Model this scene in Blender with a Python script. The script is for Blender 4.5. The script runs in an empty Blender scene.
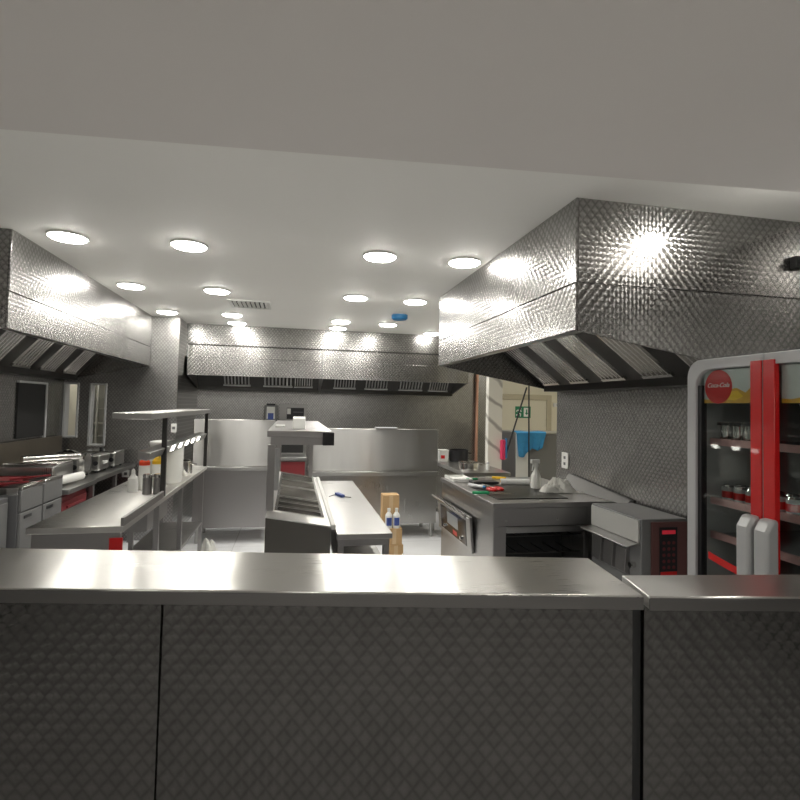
import bpy, bmesh, math, random
from mathutils import Vector, Matrix
random.seed(7)
PI = math.pi
SC = bpy.context.scene
COL = SC.collection

# ------------------------------------------------------------------ materials
def new_mat(name):
    m = bpy.data.materials.new(name); m.use_nodes = True
    nt = m.node_tree
    b = nt.nodes['Principled BSDF']
    return m, nt, b

def plain(name, col, rough=.5, metal=0., spec=.5, noise=0., nscale=20., coat=0., emit=None, estr=0.):
    m, nt, b = new_mat(name)
    b.inputs['Base Color'].default_value = (*col, 1)
    b.inputs['Roughness'].default_value = rough
    b.inputs['Metallic'].default_value = metal
    b.inputs['Specular IOR Level'].default_value = spec
    b.inputs['Coat Weight'].default_value = coat
    if noise:
        tc = nt.nodes.new('ShaderNodeTexCoord'); n = nt.nodes.new('ShaderNodeTexNoise')
        n.inputs['Scale'].default_value = nscale; n.inputs['Detail'].default_value = 4
        nt.links.new(tc.outputs['Object'], n.inputs['Vector'])
        r = nt.nodes.new('ShaderNodeMapRange')
        r.inputs['To Min'].default_value = 1 - noise; r.inputs['To Max'].default_value = 1 + noise
        nt.links.new(n.outputs['Fac'], r.inputs['Value'])
        mx = nt.nodes.new('ShaderNodeVectorMath'); mx.operation = 'SCALE'
        mx.inputs[0].default_value = col
        nt.links.new(r.outputs['Result'], mx.inputs['Scale'])
        nt.links.new(mx.outputs['Vector'], b.inputs['Base Color'])
    if emit:
        b.inputs['Emission Color'].default_value = (*emit, 1)
        b.inputs['Emission Strength'].default_value = estr
    return m

def mth(nt, op, a, b=None, c=None):
    n = nt.nodes.new('ShaderNodeMath'); n.operation = op
    for i, v in enumerate((a, b, c)):
        if v is None: continue
        if isinstance(v, (int, float)): n.inputs[i].default_value = v
        else: nt.links.new(v, n.inputs[i])
    return n.outputs[0]

def swirl(name, axis, W=.041, H=.050, col=(.41, .405, .395), rough=.19, an=1., line=.42):
    """engine-turned stainless sheet: overlapping round brush marks on a diamond lattice"""
    m, nt, b = new_mat(name)
    g = nt.nodes.new('ShaderNodeNewGeometry'); s = nt.nodes.new('ShaderNodeSeparateXYZ')
    nt.links.new(g.outputs['Position'], s.inputs[0])
    u = s.outputs[0 if axis == 'x' else 1]; v = s.outputs[2]
    uw = mth(nt, 'DIVIDE', u, W); vh = mth(nt, 'DIVIDE', v, H)
    a = mth(nt, 'ADD', uw, vh); c = mth(nt, 'SUBTRACT', uw, vh)
    fa = mth(nt, 'SUBTRACT', mth(nt, 'FRACT', a), .5); fc = mth(nt, 'SUBTRACT', mth(nt, 'FRACT', c), .5)
    du = mth(nt, 'MULTIPLY', mth(nt, 'ADD', fa, fc), W / 2)
    dv = mth(nt, 'MULTIPLY', mth(nt, 'SUBTRACT', fa, fc), H / 2)
    # marks overlap: each ring's centre sits a little above the middle of what is left of it
    dv2 = mth(nt, 'SUBTRACT', dv, H * .10)
    cx = nt.nodes.new('ShaderNodeCombineXYZ')
    # the brush leaves rings, so light spreads outward from each ring's centre
    nt.links.new(du, cx.inputs[0 if axis == 'x' else 1])
    nt.links.new(dv2, cx.inputs[2])
    nrm = nt.nodes.new('ShaderNodeVectorMath'); nrm.operation = 'NORMALIZE'
    nt.links.new(cx.outputs[0], nrm.inputs[0])
    nt.links.new(nrm.outputs[0], b.inputs['Tangent'])
    # every mark is pressed a little differently
    ids = nt.nodes.new('ShaderNodeCombineXYZ')
    nt.links.new(mth(nt, 'FLOOR', a), ids.inputs[0]); nt.links.new(mth(nt, 'FLOOR', c), ids.inputs[1])
    wn = nt.nodes.new('ShaderNodeTexWhiteNoise'); wn.noise_dimensions = '2D'
    nt.links.new(ids.outputs[0], wn.inputs['Vector'])
    rad = mth(nt, 'MULTIPLY', mth(nt, 'MAXIMUM', mth(nt, 'ABSOLUTE', fa), mth(nt, 'ABSOLUTE', fc)), 2.)
    edge = mth(nt, 'POWER', rad, 2.5)
    k = mth(nt, 'SUBTRACT', mth(nt, 'ADD', .92, mth(nt, 'MULTIPLY', wn.outputs['Value'], .12)), mth(nt, 'MULTIPLY', edge, line))
    sc = nt.nodes.new('ShaderNodeVectorMath'); sc.operation = 'SCALE'; sc.inputs[0].default_value = col
    nt.links.new(k, sc.inputs['Scale']); nt.links.new(sc.outputs[0], b.inputs['Base Color'])
    b.inputs['Metallic'].default_value = 1; b.inputs['Roughness'].default_value = rough
    b.inputs['Anisotropic'].default_value = an
    return m

def brushed(name, axis='x', col=(.47, .465, .455), rough=.30, an=.55, smear=.10, wave=0.):
    m, nt, b = new_mat(name)
    g = nt.nodes.new('ShaderNodeNewGeometry'); mp = nt.nodes.new('ShaderNodeMapping')
    nt.links.new(g.outputs['Position'], mp.inputs['Vector'])
    sc = {'x': (2, 90, 90), 'y': (90, 2, 90), 'z': (90, 90, 2)}[axis]
    mp.inputs['Scale'].default_value = sc
    n = nt.nodes.new('ShaderNodeTexNoise'); n.inputs['Scale'].default_value = 3; n.inputs['Detail'].default_value = 3
    nt.links.new(mp.outputs[0], n.inputs['Vector'])
    n2 = nt.nodes.new('ShaderNodeTexNoise'); n2.inputs['Scale'].default_value = 3.5; n2.inputs['Detail'].default_value = 3
    nt.links.new(g.outputs['Position'], n2.inputs['Vector'])
    r = mth(nt, 'ADD', mth(nt, 'MULTIPLY', n.outputs['Fac'], .10), mth(nt, 'MULTIPLY', n2.outputs['Fac'], smear))
    nt.links.new(mth(nt, 'ADD', r, rough - .05 - smear / 2), b.inputs['Roughness'])
    b.inputs['Base Color'].default_value = (*col, 1)
    b.inputs['Metallic'].default_value = 1; b.inputs['Anisotropic'].default_value = an
    # light smears across the brush lines: tangent = normal x brush direction
    t = nt.nodes.new('ShaderNodeVectorMath'); t.operation = 'CROSS_PRODUCT'
    nt.links.new(g.outputs['Normal'], t.inputs[0])
    t.inputs[1].default_value = {'x': (1, .013, .021), 'y': (.017, 1, .023), 'z': (.019, .011, 1)}[axis]
    tn = nt.nodes.new('ShaderNodeVectorMath'); tn.operation = 'NORMALIZE'
    nt.links.new(t.outputs[0], tn.inputs[0]); nt.links.new(tn.outputs[0], b.inputs['Tangent'])
    if wave:       # thin sheet is never quite flat: gentle ripple along its length
        mp2 = nt.nodes.new('ShaderNodeMapping'); nt.links.new(g.outputs['Position'], mp2.inputs['Vector'])
        mp2.inputs['Scale'].default_value = (1, .12, .12)
        n3 = nt.nodes.new('ShaderNodeTexNoise'); n3.inputs['Scale'].default_value = 5.5; n3.inputs['Detail'].default_value = 2.5
        nt.links.new(mp2.outputs[0], n3.inputs['Vector'])
        bp = nt.nodes.new('ShaderNodeBump'); bp.inputs['Strength'].default_value = 1; bp.inputs['Distance'].default_value = wave
        nt.links.new(n3.outputs['Fac'], bp.inputs['Height']); nt.links.new(bp.outputs[0], b.inputs['Normal'])
    return m

def glass(name, tint=(.9, .93, .92), ior=1.45):
    m = bpy.data.materials.new(name); m.use_nodes = True; nt = m.node_tree; nt.nodes.clear()
    o = nt.nodes.new('ShaderNodeOutputMaterial'); mx = nt.nodes.new('ShaderNodeMixShader')
    t = nt.nodes.new('ShaderNodeBsdfTransparent'); t.inputs[0].default_value = (*tint, 1)
    gl = nt.nodes.new('ShaderNodeBsdfGlossy'); gl.inputs['Roughness'].default_value = .03
    lw = nt.nodes.new('ShaderNodeLayerWeight'); lw.inputs['Blend'].default_value = .5
    fr = mth(nt, 'ADD', mth(nt, 'MULTIPLY', mth(nt, 'POWER', lw.outputs['Facing'], 5.), .9), .035)
    nt.links.new(fr, mx.inputs[0]); nt.links.new(t.outputs[0], mx.inputs[1]); nt.links.new(gl.outputs[0], mx.inputs[2])
    nt.links.new(mx.outputs[0], o.inputs[0])
    return m

def marble(name):
    m, nt, b = new_mat(name)
    g = nt.nodes.new('ShaderNodeNewGeometry'); w = nt.nodes.new('ShaderNodeTexWave')
    w.inputs['Scale'].default_value = 1.4; w.inputs['Distortion'].default_value = 5; w.inputs['Detail'].default_value = 3
    mp = nt.nodes.new('ShaderNodeMapping'); mp.inputs['Rotation'].default_value = (0, .9, .3)
    nt.links.new(g.outputs['Position'], mp.inputs[0]); nt.links.new(mp.outputs[0], w.inputs['Vector'])
    cr = nt.nodes.new('ShaderNodeValToRGB')
    cr.color_ramp.elements[0].color = (.42, .40, .37, 1); cr.color_ramp.elements[1].color = (.82, .80, .74, 1)
    cr.color_ramp.elements[1].position = .16
    nt.links.new(w.outputs['Fac'], cr.inputs[0]); nt.links.new(cr.outputs[0], b.inputs['Base Color'])
    b.inputs['Roughness'].default_value = .25
    return m

def tiles(name, col, grout, size, rough):
    m, nt, b = new_mat(name)
    g = nt.nodes.new('ShaderNodeNewGeometry'); br = nt.nodes.new('ShaderNodeTexBrick')
    br.offset = 0; br.inputs['Scale'].default_value = 1 / size
    br.inputs['Brick Width'].default_value = 1; br.inputs['Row Height'].default_value = 1
    br.inputs['Mortar Size'].default_value = .008
    br.inputs['Color1'].default_value = (*col, 1); br.inputs['Color2'].default_value = (*[c * .94 for c in col], 1)
    br.inputs['Mortar'].default_value = (*grout, 1)
    nt.links.new(g.outputs['Position'], br.inputs['Vector']); nt.links.new(br.outputs['Color'], b.inputs['Base Color'])
    b.inputs['Roughness'].default_value = rough
    return m

M = {}
M['swx'] = swirl('engine_turned_steel_facing_room', 'x')
M['swy'] = swirl('engine_turned_steel_facing_aisle', 'y')
M['swc'] = swirl('engine_turned_shaded_steel', 'x', col=(.125, .122, .118), rough=.25, an=1., line=.28)  # same steel as the hoods, the dim shop side put into its darker colour
M['sww'] = swirl('engine_turned_wall_steel', 'x', W=.036, H=.044, col=(.46, .455, .445), rough=.28, an=.9)
M['swv'] = swirl('engine_turned_side_wall_steel', 'y', W=.041, H=.05, col=(.46, .455, .445), rough=.26, an=.9)
M['bx'] = brushed('brushed_steel_lengthwise', 'x')
M['by'] = brushed('brushed_steel_depthwise', 'y')
M['bz'] = brushed('brushed_steel_upright', 'z')
M['sheet'] = brushed('dull_steel_sheet', 'x', col=(.52, .515, .50), rough=.33, an=.9, smear=.14, wave=.007)
M['top'] = brushed('counter_top_steel', 'x', col=(.64, .63, .605), rough=.30, an=.88, smear=.10, wave=.004)
M['dim'] = brushed('dull_grey_steel', 'z', col=(.40, .39, .385), rough=.42, an=.3)
M['dark'] = brushed('dark_steel', 'x', col=(.075, .073, .07), rough=.38, an=.2)  # on the hood linings this darker colour carries the underside's shade
M['lip'] = brushed('shaded_lip_steel', 'x', col=(.17, .165, .16), rough=.34, an=.5)  # same steel as the counter top, darkened to hold the lip's shade
M['pan'] = plain('bright_pan_steel', (.88, .87, .85), .34, .9)
M['polish'] = plain('polished_steel', (.72, .71, .69), .14, 1.)
M['paint'] = plain('ceiling_white_paint', (.94, .935, .90), .6, noise=.03, nscale=1.2)
M['soffit'] = plain('soffit_paint', (.80, .77, .745), .7, noise=.03, nscale=1.5)
M['cream'] = plain('cream_wall_paint', (.78, .74, .61), .55, noise=.04, nscale=3)
M['shop'] = plain('shop_wall_grey_paint', (.30, .295, .29), .7, noise=.08, nscale=2)
M['shopfloor'] = tiles('shop_floor_tiles', (.82, .815, .81), (.5, .5, .5), .45, .4)
M['floor'] = tiles('pale_floor_tiles', (.88, .89, .91), (.6, .6, .61), .6, .30)
M['lamp'] = plain('lamp_diffuser', (1, 1, 1), .5, emit=(1., .97, .90), estr=26)
M['heat'] = plain('gantry_lamp_lens', (1, 1, .95), .4, emit=(1., .96, .88), estr=5)
M['white'] = plain('white_plastic', (.80, .80, .77), .38)
M['milk'] = plain('milky_plastic', (.78, .78, .74), .32)
M['black'] = plain('black_plastic', (.018, .018, .02), .35)
M['matte'] = plain('matte_black', (.012, .012, .012), .7)
M['red'] = plain('red_plastic', (.62, .012, .012), .28, coat=.3)
M['redd'] = plain('deep_red_panel', (.24, .03, .035), .4)
M['orange'] = plain('orange_red_plastic', (.80, .07, .02), .35)
M['yellow'] = plain('yellow_plastic', (.88, .55, .02), .35)
M['amber'] = plain('amber_print', (.66, .36, .03), .4, noise=.25, nscale=30)
M['green'] = plain('green_plastic', (.02, .30, .12), .4)
M['signg'] = plain('sign_green', (.01, .20, .09), .4)
M['blue'] = plain('blue_plastic', (.03, .22, .50), .4)
M['bcloth'] = plain('blue_cloth', (.06, .32, .62), .9, noise=.15, nscale=25)
M['wcloth'] = plain('white_cloth', (.76, .75, .70), .9, noise=.06, nscale=15)
M['pink'] = plain('pink_red_bristles', (.72, .04, .13), .6)
M['card'] = plain('cardboard', (.52, .34, .17), .85, noise=.10, nscale=14)
M['copper'] = plain('copper_pipe', (.80, .46, .34), .35, .8)
M['alu'] = plain('silver_grey_door_frame', (.52, .525, .53), .35, .1)
M['grey'] = plain('grey_enamel', (.14, .14, .145), .45)
M['cab'] = plain('pale_grey_cabinet_enamel', (.19, .19, .19), .42)
M['marble'] = marble('grey_veined_marble')
M['glass'] = glass('clear_glass')
M['cool'] = plain('cooler_lining', (.16, .16, .165), .5)
M['print'] = plain('header_print_pale', (.62, .64, .62), .35)
M['rail'] = plain('pink_price_strip', (.62, .36, .35), .4, noise=.3, nscale=40)
M['rust'] = plain('rust_stain', (.26, .12, .07), .7, noise=.3, nscale=60)
M['blab'] = plain('navy_label', (.06, .10, .34), .5)
M['brown'] = plain('browned_steel', (.20, .175, .14), .45, .8, noise=.15, nscale=5)

# ------------------------------------------------------------------ mesh helpers
class MB:
    def __init__(s): s.bm = bmesh.new()
    def hexa(s, p):
        """eight points: bottom ring then top ring"""
        v = [s.bm.verts.new(q) for q in p]
        for f in ((3, 2, 1, 0), (4, 5, 6, 7), (0, 1, 5, 4), (1, 2, 6, 5), (2, 3, 7, 6), (3, 0, 4, 7)):
            s.bm.faces.new([v[i] for i in f])
        return s
    def box(s, x0, x1, y0, y1, z0, z1):
        return s.hexa([(x0, y0, z0), (x1, y0, z0), (x1, y1, z0), (x0, y1, z0), (x0, y0, z1), (x1, y0, z1), (x1, y1, z1), (x0, y1, z1)])
    def prism(s, pts, z0, z1):
        """plan polygon (anticlockwise) raised from z0 to z1"""
        return s.sweep([(x, y, z0) for x, y in pts], (0, 0, z1 - z0))
    def sweep(s, ring, vec):
        a = [s.bm.verts.new(p) for p in ring]; vec = Vector(vec)
        b = [s.bm.verts.new(Vector(p) + vec) for p in ring]
        n = len(a)
        s.bm.faces.new(a[::-1]); s.bm.faces.new(b)
        for i in range(n): s.bm.faces.new((a[i], a[(i + 1) % n], b[(i + 1) % n], b[i]))
        return s
    def tube(s, p0, p1, r, r1=None, seg=16):
        p0, p1 = Vector(p0), Vector(p1); r1 = r if r1 is None else r1
        d = (p1 - p0).normalized()
        q = d.to_track_quat('Z', 'Y')
        ra = [p0 + q @ Vector((r * math.cos(2 * PI * i / seg), r * math.sin(2 * PI * i / seg), 0)) for i in range(seg)]
        rb = [p1 + q @ Vector((r1 * math.cos(2 * PI * i / seg), r1 * math.sin(2 * PI * i / seg), 0)) for i in range(seg)]
        a = [s.bm.verts.new(p) for p in ra]; b = [s.bm.verts.new(p) for p in rb]
        s.bm.faces.new(a[::-1]); s.bm.faces.new(b)
        for i in range(seg): s.bm.faces.new((a[i], a[(i + 1) % seg], b[(i + 1) % seg], b[i]))
        return s
    def lathe(s, c, prof, seg=20, sx=1., sy=1.):
        rings = []
        for r, z in prof:
            rings.append([s.bm.verts.new((c[0] + sx * r * math.cos(2 * PI * i / seg), c[1] + sy * r * math.sin(2 * PI * i / seg), c[2] + z)) for i in range(seg)])
        for k in range(len(rings) - 1):
            for i in range(seg):
                s.bm.faces.new((rings[k][i], rings[k][(i + 1) % seg], rings[k + 1][(i + 1) % seg], rings[k + 1][i]))
        if prof[0][0] > 1e-5: s.bm.faces.new(rings[0][::-1])
        if prof[-1][0] > 1e-5: s.bm.faces.new(rings[-1])
        return s
    def build(s, name, mat, parent=None, bevel=0., smooth=True, seg=2):
        bm = s.bm
        bmesh.ops.remove_doubles(bm, verts=bm.verts, dist=1e-6)
        bmesh.ops.recalc_face_normals(bm, faces=bm.faces)
        me = bpy.data.meshes.new(name)
        off = Vector((0, 0, 0)); p = parent
        while p: off += p.location; p = p.parent
        if parent is None:
            xs = [v.co for v in bm.verts]
            lo = Vector((min(c.x for c in xs), min(c.y for c in xs), min(c.z for c in xs)))
            hi = Vector((max(c.x for c in xs), max(c.y for c in xs), max(c.z for c in xs)))
            off = Vector(((lo.x + hi.x) / 2, (lo.y + hi.y) / 2, lo.z))
        for v in bm.verts: v.co -= off
        if smooth:
            for f in bm.faces: f.smooth = True
        bm.to_mesh(me); bm.free()
        if smooth: me.set_sharp_from_angle(angle=math.radians(32))
        o = bpy.data.objects.new(name, me); COL.objects.link(o)
        me.materials.append(M[mat] if isinstance(mat, str) else mat)
        if parent: o.parent = parent
        else: o.location = off
        if bevel:
            b = o.modifiers.new('bevel', 'BEVEL'); b.width = bevel; b.segments = seg; b.limit_method = 'ANGLE'; b.angle_limit = math.radians(40)
        return o

def B(*a): return MB().box(*a)
def tag(o, label, cat, group=None, kind=None):
    o['label'] = label; o['category'] = cat
    if group: o['group'] = group
    if kind: o['kind'] = kind
    return o
def thing(name, label, cat, loc, group=None):
    o = bpy.data.objects.new(name, None); o.empty_display_size = .05; COL.objects.link(o)
    o.location = loc
    return tag(o, label, cat, group)
def struct(o): o['kind'] = 'structure'; return o
def copy_tree(o, parent=None):
    c = o.copy(); COL.objects.link(c)
    if parent: c.parent = parent
    for ch in list(o.children): copy_tree(ch, c)
    return c
def text(name, body, mat, parent, origin, ux, uy, size, shear=0., thick=.0006):
    cu = bpy.data.curves.new(name, 'FONT'); cu.body = body; cu.size = size; cu.shear = shear
    cu.extrude = thick; cu.align_x = 'CENTER'; cu.align_y = 'CENTER'
    to = bpy.data.objects.new(name, cu); COL.objects.link(to)
    bpy.context.view_layer.update()
    me = bpy.data.meshes.new_from_object(to.evaluated_get(bpy.context.evaluated_depsgraph_get()))
    bpy.data.objects.remove(to)
    ux, uy = Vector(ux), Vector(uy); uz = ux.cross(uy)
    R = Matrix((ux, uy, uz)).transposed()
    off = Vector((0, 0, 0)); p = parent
    while p: off += p.location; p = p.parent
    for v in me.vertices: v.co = R @ v.co + Vector(origin) - off
    me.materials.clear(); me.materials.append(M[mat])
    o = bpy.data.objects.new(name, me); COL.objects.link(o); o.parent = parent
    return o

# ------------------------------------------------------------------ the room
XL, XR, YB, ZC = -2.5, 2.38, 7.65, 2.55
struct(B(-2.6, 4.4, 1.55, 7.75, -.1, 0).build('floor', 'floor', smooth=False))
struct(B(-2.6, 4.4, -3.1, 1.55, -.1, 0).build('floor_shop', 'shopfloor', smooth=False))
struct(MB().prism([(-2.6, 1.6), (4.4, 1.2), (4.4, 7.75), (-2.6, 7.75)], ZC, ZC + .1).build('ceiling', 'paint', smooth=False))
def sy(x): return 1.705 - .081 * x               # kitchen-side edge of the lower ceiling
struct(MB().prism([(-2.6, -3.1), (2.6, -3.1), (2.6, sy(2.6)), (-2.6, sy(-2.6))], 2.40, ZC + .12).build('ceiling_lower', 'soffit', smooth=False))
struct(B(-2.6, XL, -3.1, 6.5, 0, ZC).build('wall_left', 'swv', smooth=False))
struct(B(XR, XR + .22, 2.15, 4.41, 0, ZC).box(2.5, 2.6, -3.1, 2.148, 0, ZC).build('wall_right', 'swv', smooth=False))
struct(B(-2.5, 2.5, -3.1, -3.0, 0, 2.4).build('wall_shop', 'shop', smooth=False))
struct(B(-2.6, 2.95, YB, YB + .1, 0, ZC).build('wall_back', 'sww', smooth=False))
# back left corner: a steel-clad return with two openings into a lit store
Y6 = 6.4
w = MB()
w.box(XL, -1.32, Y6, Y6 + .1, 1.76, ZC); w.box(XL, -1.32, Y6, Y6 + .1, 0, 1.06)
w.box(-2.06, -1.32, Y6, Y6 + .1, 1.06, 1.76); w.box(-2.345, -2.24, Y6, Y6 + .1, 1.06, 1.76)
w.box(-2.5, -2.345, Y6, Y6 + .1, 1.06, 1.15); w.box(-1.42, -1.32, Y6 + .1, YB, 0, ZC)
struct(w.build('wall_nook', 'sww', smooth=False))
struct(B(-2.6, -2.5, 6.5, YB, 0, ZC).build('wall_store', 'cream', smooth=False))
def win(n, x0, x1, z0, z1):
    f = MB()
    for a in ((x0, x0 + .018, z0, z1), (x1 - .018, x1, z0, z1), (x0 + .018, x1 - .018, z1 - .018, z1), (x0 + .018, x1 - .018, z0, z0 + .018)):
        f.box(a[0], a[1], Y6 - .012, Y6 + .1, a[2], a[3])
    o = struct(f.build('window_%d' % n, 'alu', bevel=.002))
win(1, -2.498, -2.345, 1.15, 1.76); win(2, -2.24, -2.06, 1.06, 1.76)
# marble pier, corridor beyond it
struct(B(2.31, 2.49, 5.95, 6.04, 0, ZC).build('wall_pier', 'marble', bevel=.004))
struct(B(2.95, 4.4, YB, YB + .1, 0, ZC).build('wall_corridor', 'cream', smooth=False))
struct(B(4.3, 4.4, 4.41, YB, 0, ZC).build('wall_corridor_side', 'cream', smooth=False))
struct(B(2.48, 4.4, 4.31, 4.41, 0, ZC).build('wall_corridor_end', 'cream', smooth=False))
d = struct(B(3.16, 3.93, YB - .03, YB - .004, 0, 1.72).build('door_1', plain('cream_door', (.72, .68, .55), .5), bevel=.003))
f = MB().box(3.08, 3.16, YB - .05, YB - .001, 0, 1.80).box(3.93, 4.01, YB - .05, YB - .001, 0, 1.80).box(3.16, 3.93, YB - .05, YB - .001, 1.72, 1.80)
struct(f.build('trim_1', plain('door_frame_tan', (.50, .45, .33), .5), bevel=.004))

# ------------------------------------------------------------------ ceiling lights
def downlight(x, y, label, z=ZC, grp='round ceiling downlights', k=.94):
    t = thing('ceiling_downlight', label, 'ceiling light', (x, y, z), grp)
    P = lambda pr: [(r * k, h) for r, h in pr]
    MB().lathe((x, y, z), P([(.119, 0), (.119, -.009), (.115, -.013), (.108, -.013), (.108, -.001)]), 40).build('rim', 'white', t)
    MB().lathe((x, y, z), P([(.1075, -.001), (.1075, -.012), (.098, -.020), (.06, -.026), (.0, -.028)]), 40).build('diffuser', 'lamp', t)
    return t
L = [(-1.345, 3.40, 'round ceiling downlight nearest the near end of the left extraction hood'),
     (-1.37, 4.72, 'round ceiling downlight beside the middle of the left extraction hood'),
     (-1.37, 6.00, 'round ceiling downlight beside the far end of the left extraction hood'),
     (-.66, 3.38, 'large round ceiling downlight above the left preparation table, second from left in the nearest row'),
     (-.68, 4.71, 'round ceiling downlight just left of the ceiling vent'),
     (-.69, 5.96, 'small round ceiling downlight behind the ceiling vent'),
     (-.70, 6.55, 'small round ceiling downlight touching the back hood, left of the back wall middle'),
     (.52, 3.29, 'large round ceiling downlight right of centre in the nearest row'),
     (.52, 4.63, 'round ceiling downlight midway between the ceiling vent and the blue cap'),
     (.51, 6.02, 'small round ceiling downlight left of the blue cap, farther row'),
     (.52, 6.55, 'small round ceiling downlight touching the back hood near its middle seam'),
     (1.085, 3.27, 'large round ceiling downlight close beside the right extraction hood'),
     (1.07, 4.64, 'round ceiling downlight just above and nearer than the blue cap'),
     (1.07, 6.05, 'small round ceiling downlight below and beyond the blue cap'),
     (1.76, 6.62, 'small round ceiling downlight half hidden by the far corner of the right hood')]
for x, y, l in L: downlight(x, y, l)
downlight(1.96, 1.685, 'round downlight in the slot between the lower ceiling and the right hood', k=.72)
for i, (x, y) in enumerate(((-1.5, -.5), (0., -.5), (1.5, -.5), (-1.5, -1.9), (0., -1.9), (1.5, -1.9))):  # unseen lamps, added so bounced light brightens the lower ceiling
    downlight(x, y, 'unseen round downlight added in the lower ceiling of the shop, %s row, %s' % (('nearer', 'farther')[i // 3], ('left', 'middle', 'right')[i % 3]), 2.40)
downlight(-1.9, 7.0, 'unseen round downlight added inside the store behind the left openings')  # added out of view so the store openings look bright
downlight(3.5, 6.0, 'unseen round downlight added in the corridor before the exit door')  # unseen lamp, added to light the cream corridor

# ceiling vent and blue capped detector
t = thing('ceiling_vent', 'square louvred air vent in the white ceiling', 'vent', (-.44, 5.27, ZC))
x0, x1, y0, y1 = -.64, -.25, 5.08, 5.47
f = MB().box(x0, x1, y0, y0 + .03, ZC - .012, ZC).box(x0, x1, y1 - .03, y1, ZC - .012, ZC).box(x0, x0 + .03, y0 + .03, y1 - .03, ZC - .012, ZC).box(x1 - .03, x1, y0 + .03, y1 - .03, ZC - .012, ZC)
f.build('frame', 'white', t)
B(x0 + .03, x1 - .03, y0 + .03, y1 - .03, ZC - .004, ZC).build('duct', 'matte', t)
for k in range(8):
    xx = x0 + .045 + k * .042
    MB().hexa([(xx, y0 + .03, ZC - .018), (xx + .006, y0 + .03, ZC - .018), (xx + .006, y1 - .03, ZC - .018), (xx, y1 - .03, ZC - .018),
               (xx + .02, y0 + .03, ZC - .004), (xx + .026, y0 + .03, ZC - .004), (xx + .026, y1 - .03, ZC - .004), (xx + .02, y1 - .03, ZC - .004)]).build('slat', 'white', t)
t = thing('smoke_detector', 'blue capped detector on the white ceiling between two downlights', 'detector', (1.07, 5.35, ZC))
MB().lathe((1.07, 5.35, ZC), [(.075, 0), (.075, -.012), (.06, -.014)], 28).build('base', 'white', t)
MB().lathe((1.07, 5.35, ZC - .012), [(.085, 0), (.085, -.035), (.07, -.05), (0, -.052)], 28).build('dust_cap', 'blue', t)

# ------------------------------------------------------------------ extraction hoods
def baffle(p0, p1, along, width, t, name='baffle_filter', mat='polish', n=6):
    """ridged grease filter lying on the slope p0 (low) - p1 (high); ridges run up the slope"""
    p0, p1, a = Vector(p0), Vector(p1), Vector(along)
    nrm = (p1 - p0).cross(a).normalized()
    if nrm.z > 0: nrm = -nrm
    m = MB()
    dv = p1 - p0
    for k0, k1 in ((0, .03), (.97, 1)):
        q = [p0 + dv * k0, p0 + dv * k0 + a * width, p0 + dv * k1 + a * width, p0 + dv * k1]
        m.hexa([v - nrm * .004 for v in q] + [v + nrm * .019 for v in q])
    st = width / n
    for k in range(n):
        c = p0 + a * (st * (k + .5)); h = p1 + a * (st * (k + .5)); w_ = a * (st * .24)
        m.hexa([c - w_ - nrm * .002, c + w_ - nrm * .002, h + w_ - nrm * .002, h - w_ - nrm * .002,
                c - w_ * .5 + nrm * .018, c + w_ * .5 + nrm * .018, h + w_ * .5 + nrm * .018, h - w_ * .5 + nrm * .018])
    return m.build(name, mat, t)

def side_hood(label, xa, xw, y0, y1, za, zw, zs, starts, fw, ends, xe=None):
    """hood on a side wall: xa aisle face, xw wall; lower rim runs from za at the aisle down to zw at the wall"""
    s = 1 if xw > xa else -1
    t = thing('extraction_hood', label, 'extraction hood', ((xa + xw) / 2, (y0 + y1) / 2, zw), 'engine-turned steel extraction hoods')
    th = .012 * s
    B(min(xa, xa + th), max(xa, xa + th), y0, y1, zs + .002, ZC).build('upper_panel', 'swy', t, .002)
    B(min(xa, xa + th), max(xa, xa + th), y0, y1, za, zs - .002).build('canopy_panel', 'swy', t, .002)
    for ye in ends:
        yy = (y0, y0 + .012) if ye == y0 else (y1 - .012, y1)
        zi = lambda x: za + (zw - za) * (x - xa) / (xw - xa)
        xa2 = xa + th; xc = xw; xw = xe if (xe and ye == y0) else xc
        MB().hexa([(xa2, yy[0], zi(xa2)), (xw, yy[0], zw), (xw, yy[1], zw), (xa2, yy[1], zi(xa2)), (xa2, yy[0], zs - .002), (xw, yy[0], zs - .002), (xw, yy[1], zs - .002), (xa2, yy[1], zs - .002)]).build('end_panel', 'swx', t, .001)
        MB().hexa([(xa2, yy[0], zs + .002), (xw, yy[0], zs + .002), (xw, yy[1], zs + .002), (xa2, yy[1], zs + .002), (xa2, yy[0], ZC), (xw, yy[0], ZC), (xw, yy[1], ZC), (xa2, yy[1], ZC)]).build('end_panel', 'swx', t, .001)
        xw = xc
    a = y0 + .014; b = y1 - .014
    # inner lining, underside shade put into the dark steel: gutter at the wall, sloping filter wall, front lip
    xg = xw - .14 * s
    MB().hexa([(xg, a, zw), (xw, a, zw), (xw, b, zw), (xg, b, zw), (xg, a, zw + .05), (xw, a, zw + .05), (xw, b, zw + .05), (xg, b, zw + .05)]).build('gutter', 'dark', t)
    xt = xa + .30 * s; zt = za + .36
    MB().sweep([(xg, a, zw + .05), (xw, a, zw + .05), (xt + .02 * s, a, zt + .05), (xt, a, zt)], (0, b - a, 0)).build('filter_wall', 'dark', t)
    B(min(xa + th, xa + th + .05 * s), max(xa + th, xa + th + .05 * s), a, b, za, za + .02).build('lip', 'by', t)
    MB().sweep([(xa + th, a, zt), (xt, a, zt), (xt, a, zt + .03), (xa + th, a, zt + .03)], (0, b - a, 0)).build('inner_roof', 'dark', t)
    for st in starts:
        p0 = (xg - .02 * s, st, zw + .064); p1 = (xt + .03 * s, st, zt - .012)
        baffle(p0, p1, (0, 1, 0), fw, t)
    return t
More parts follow.
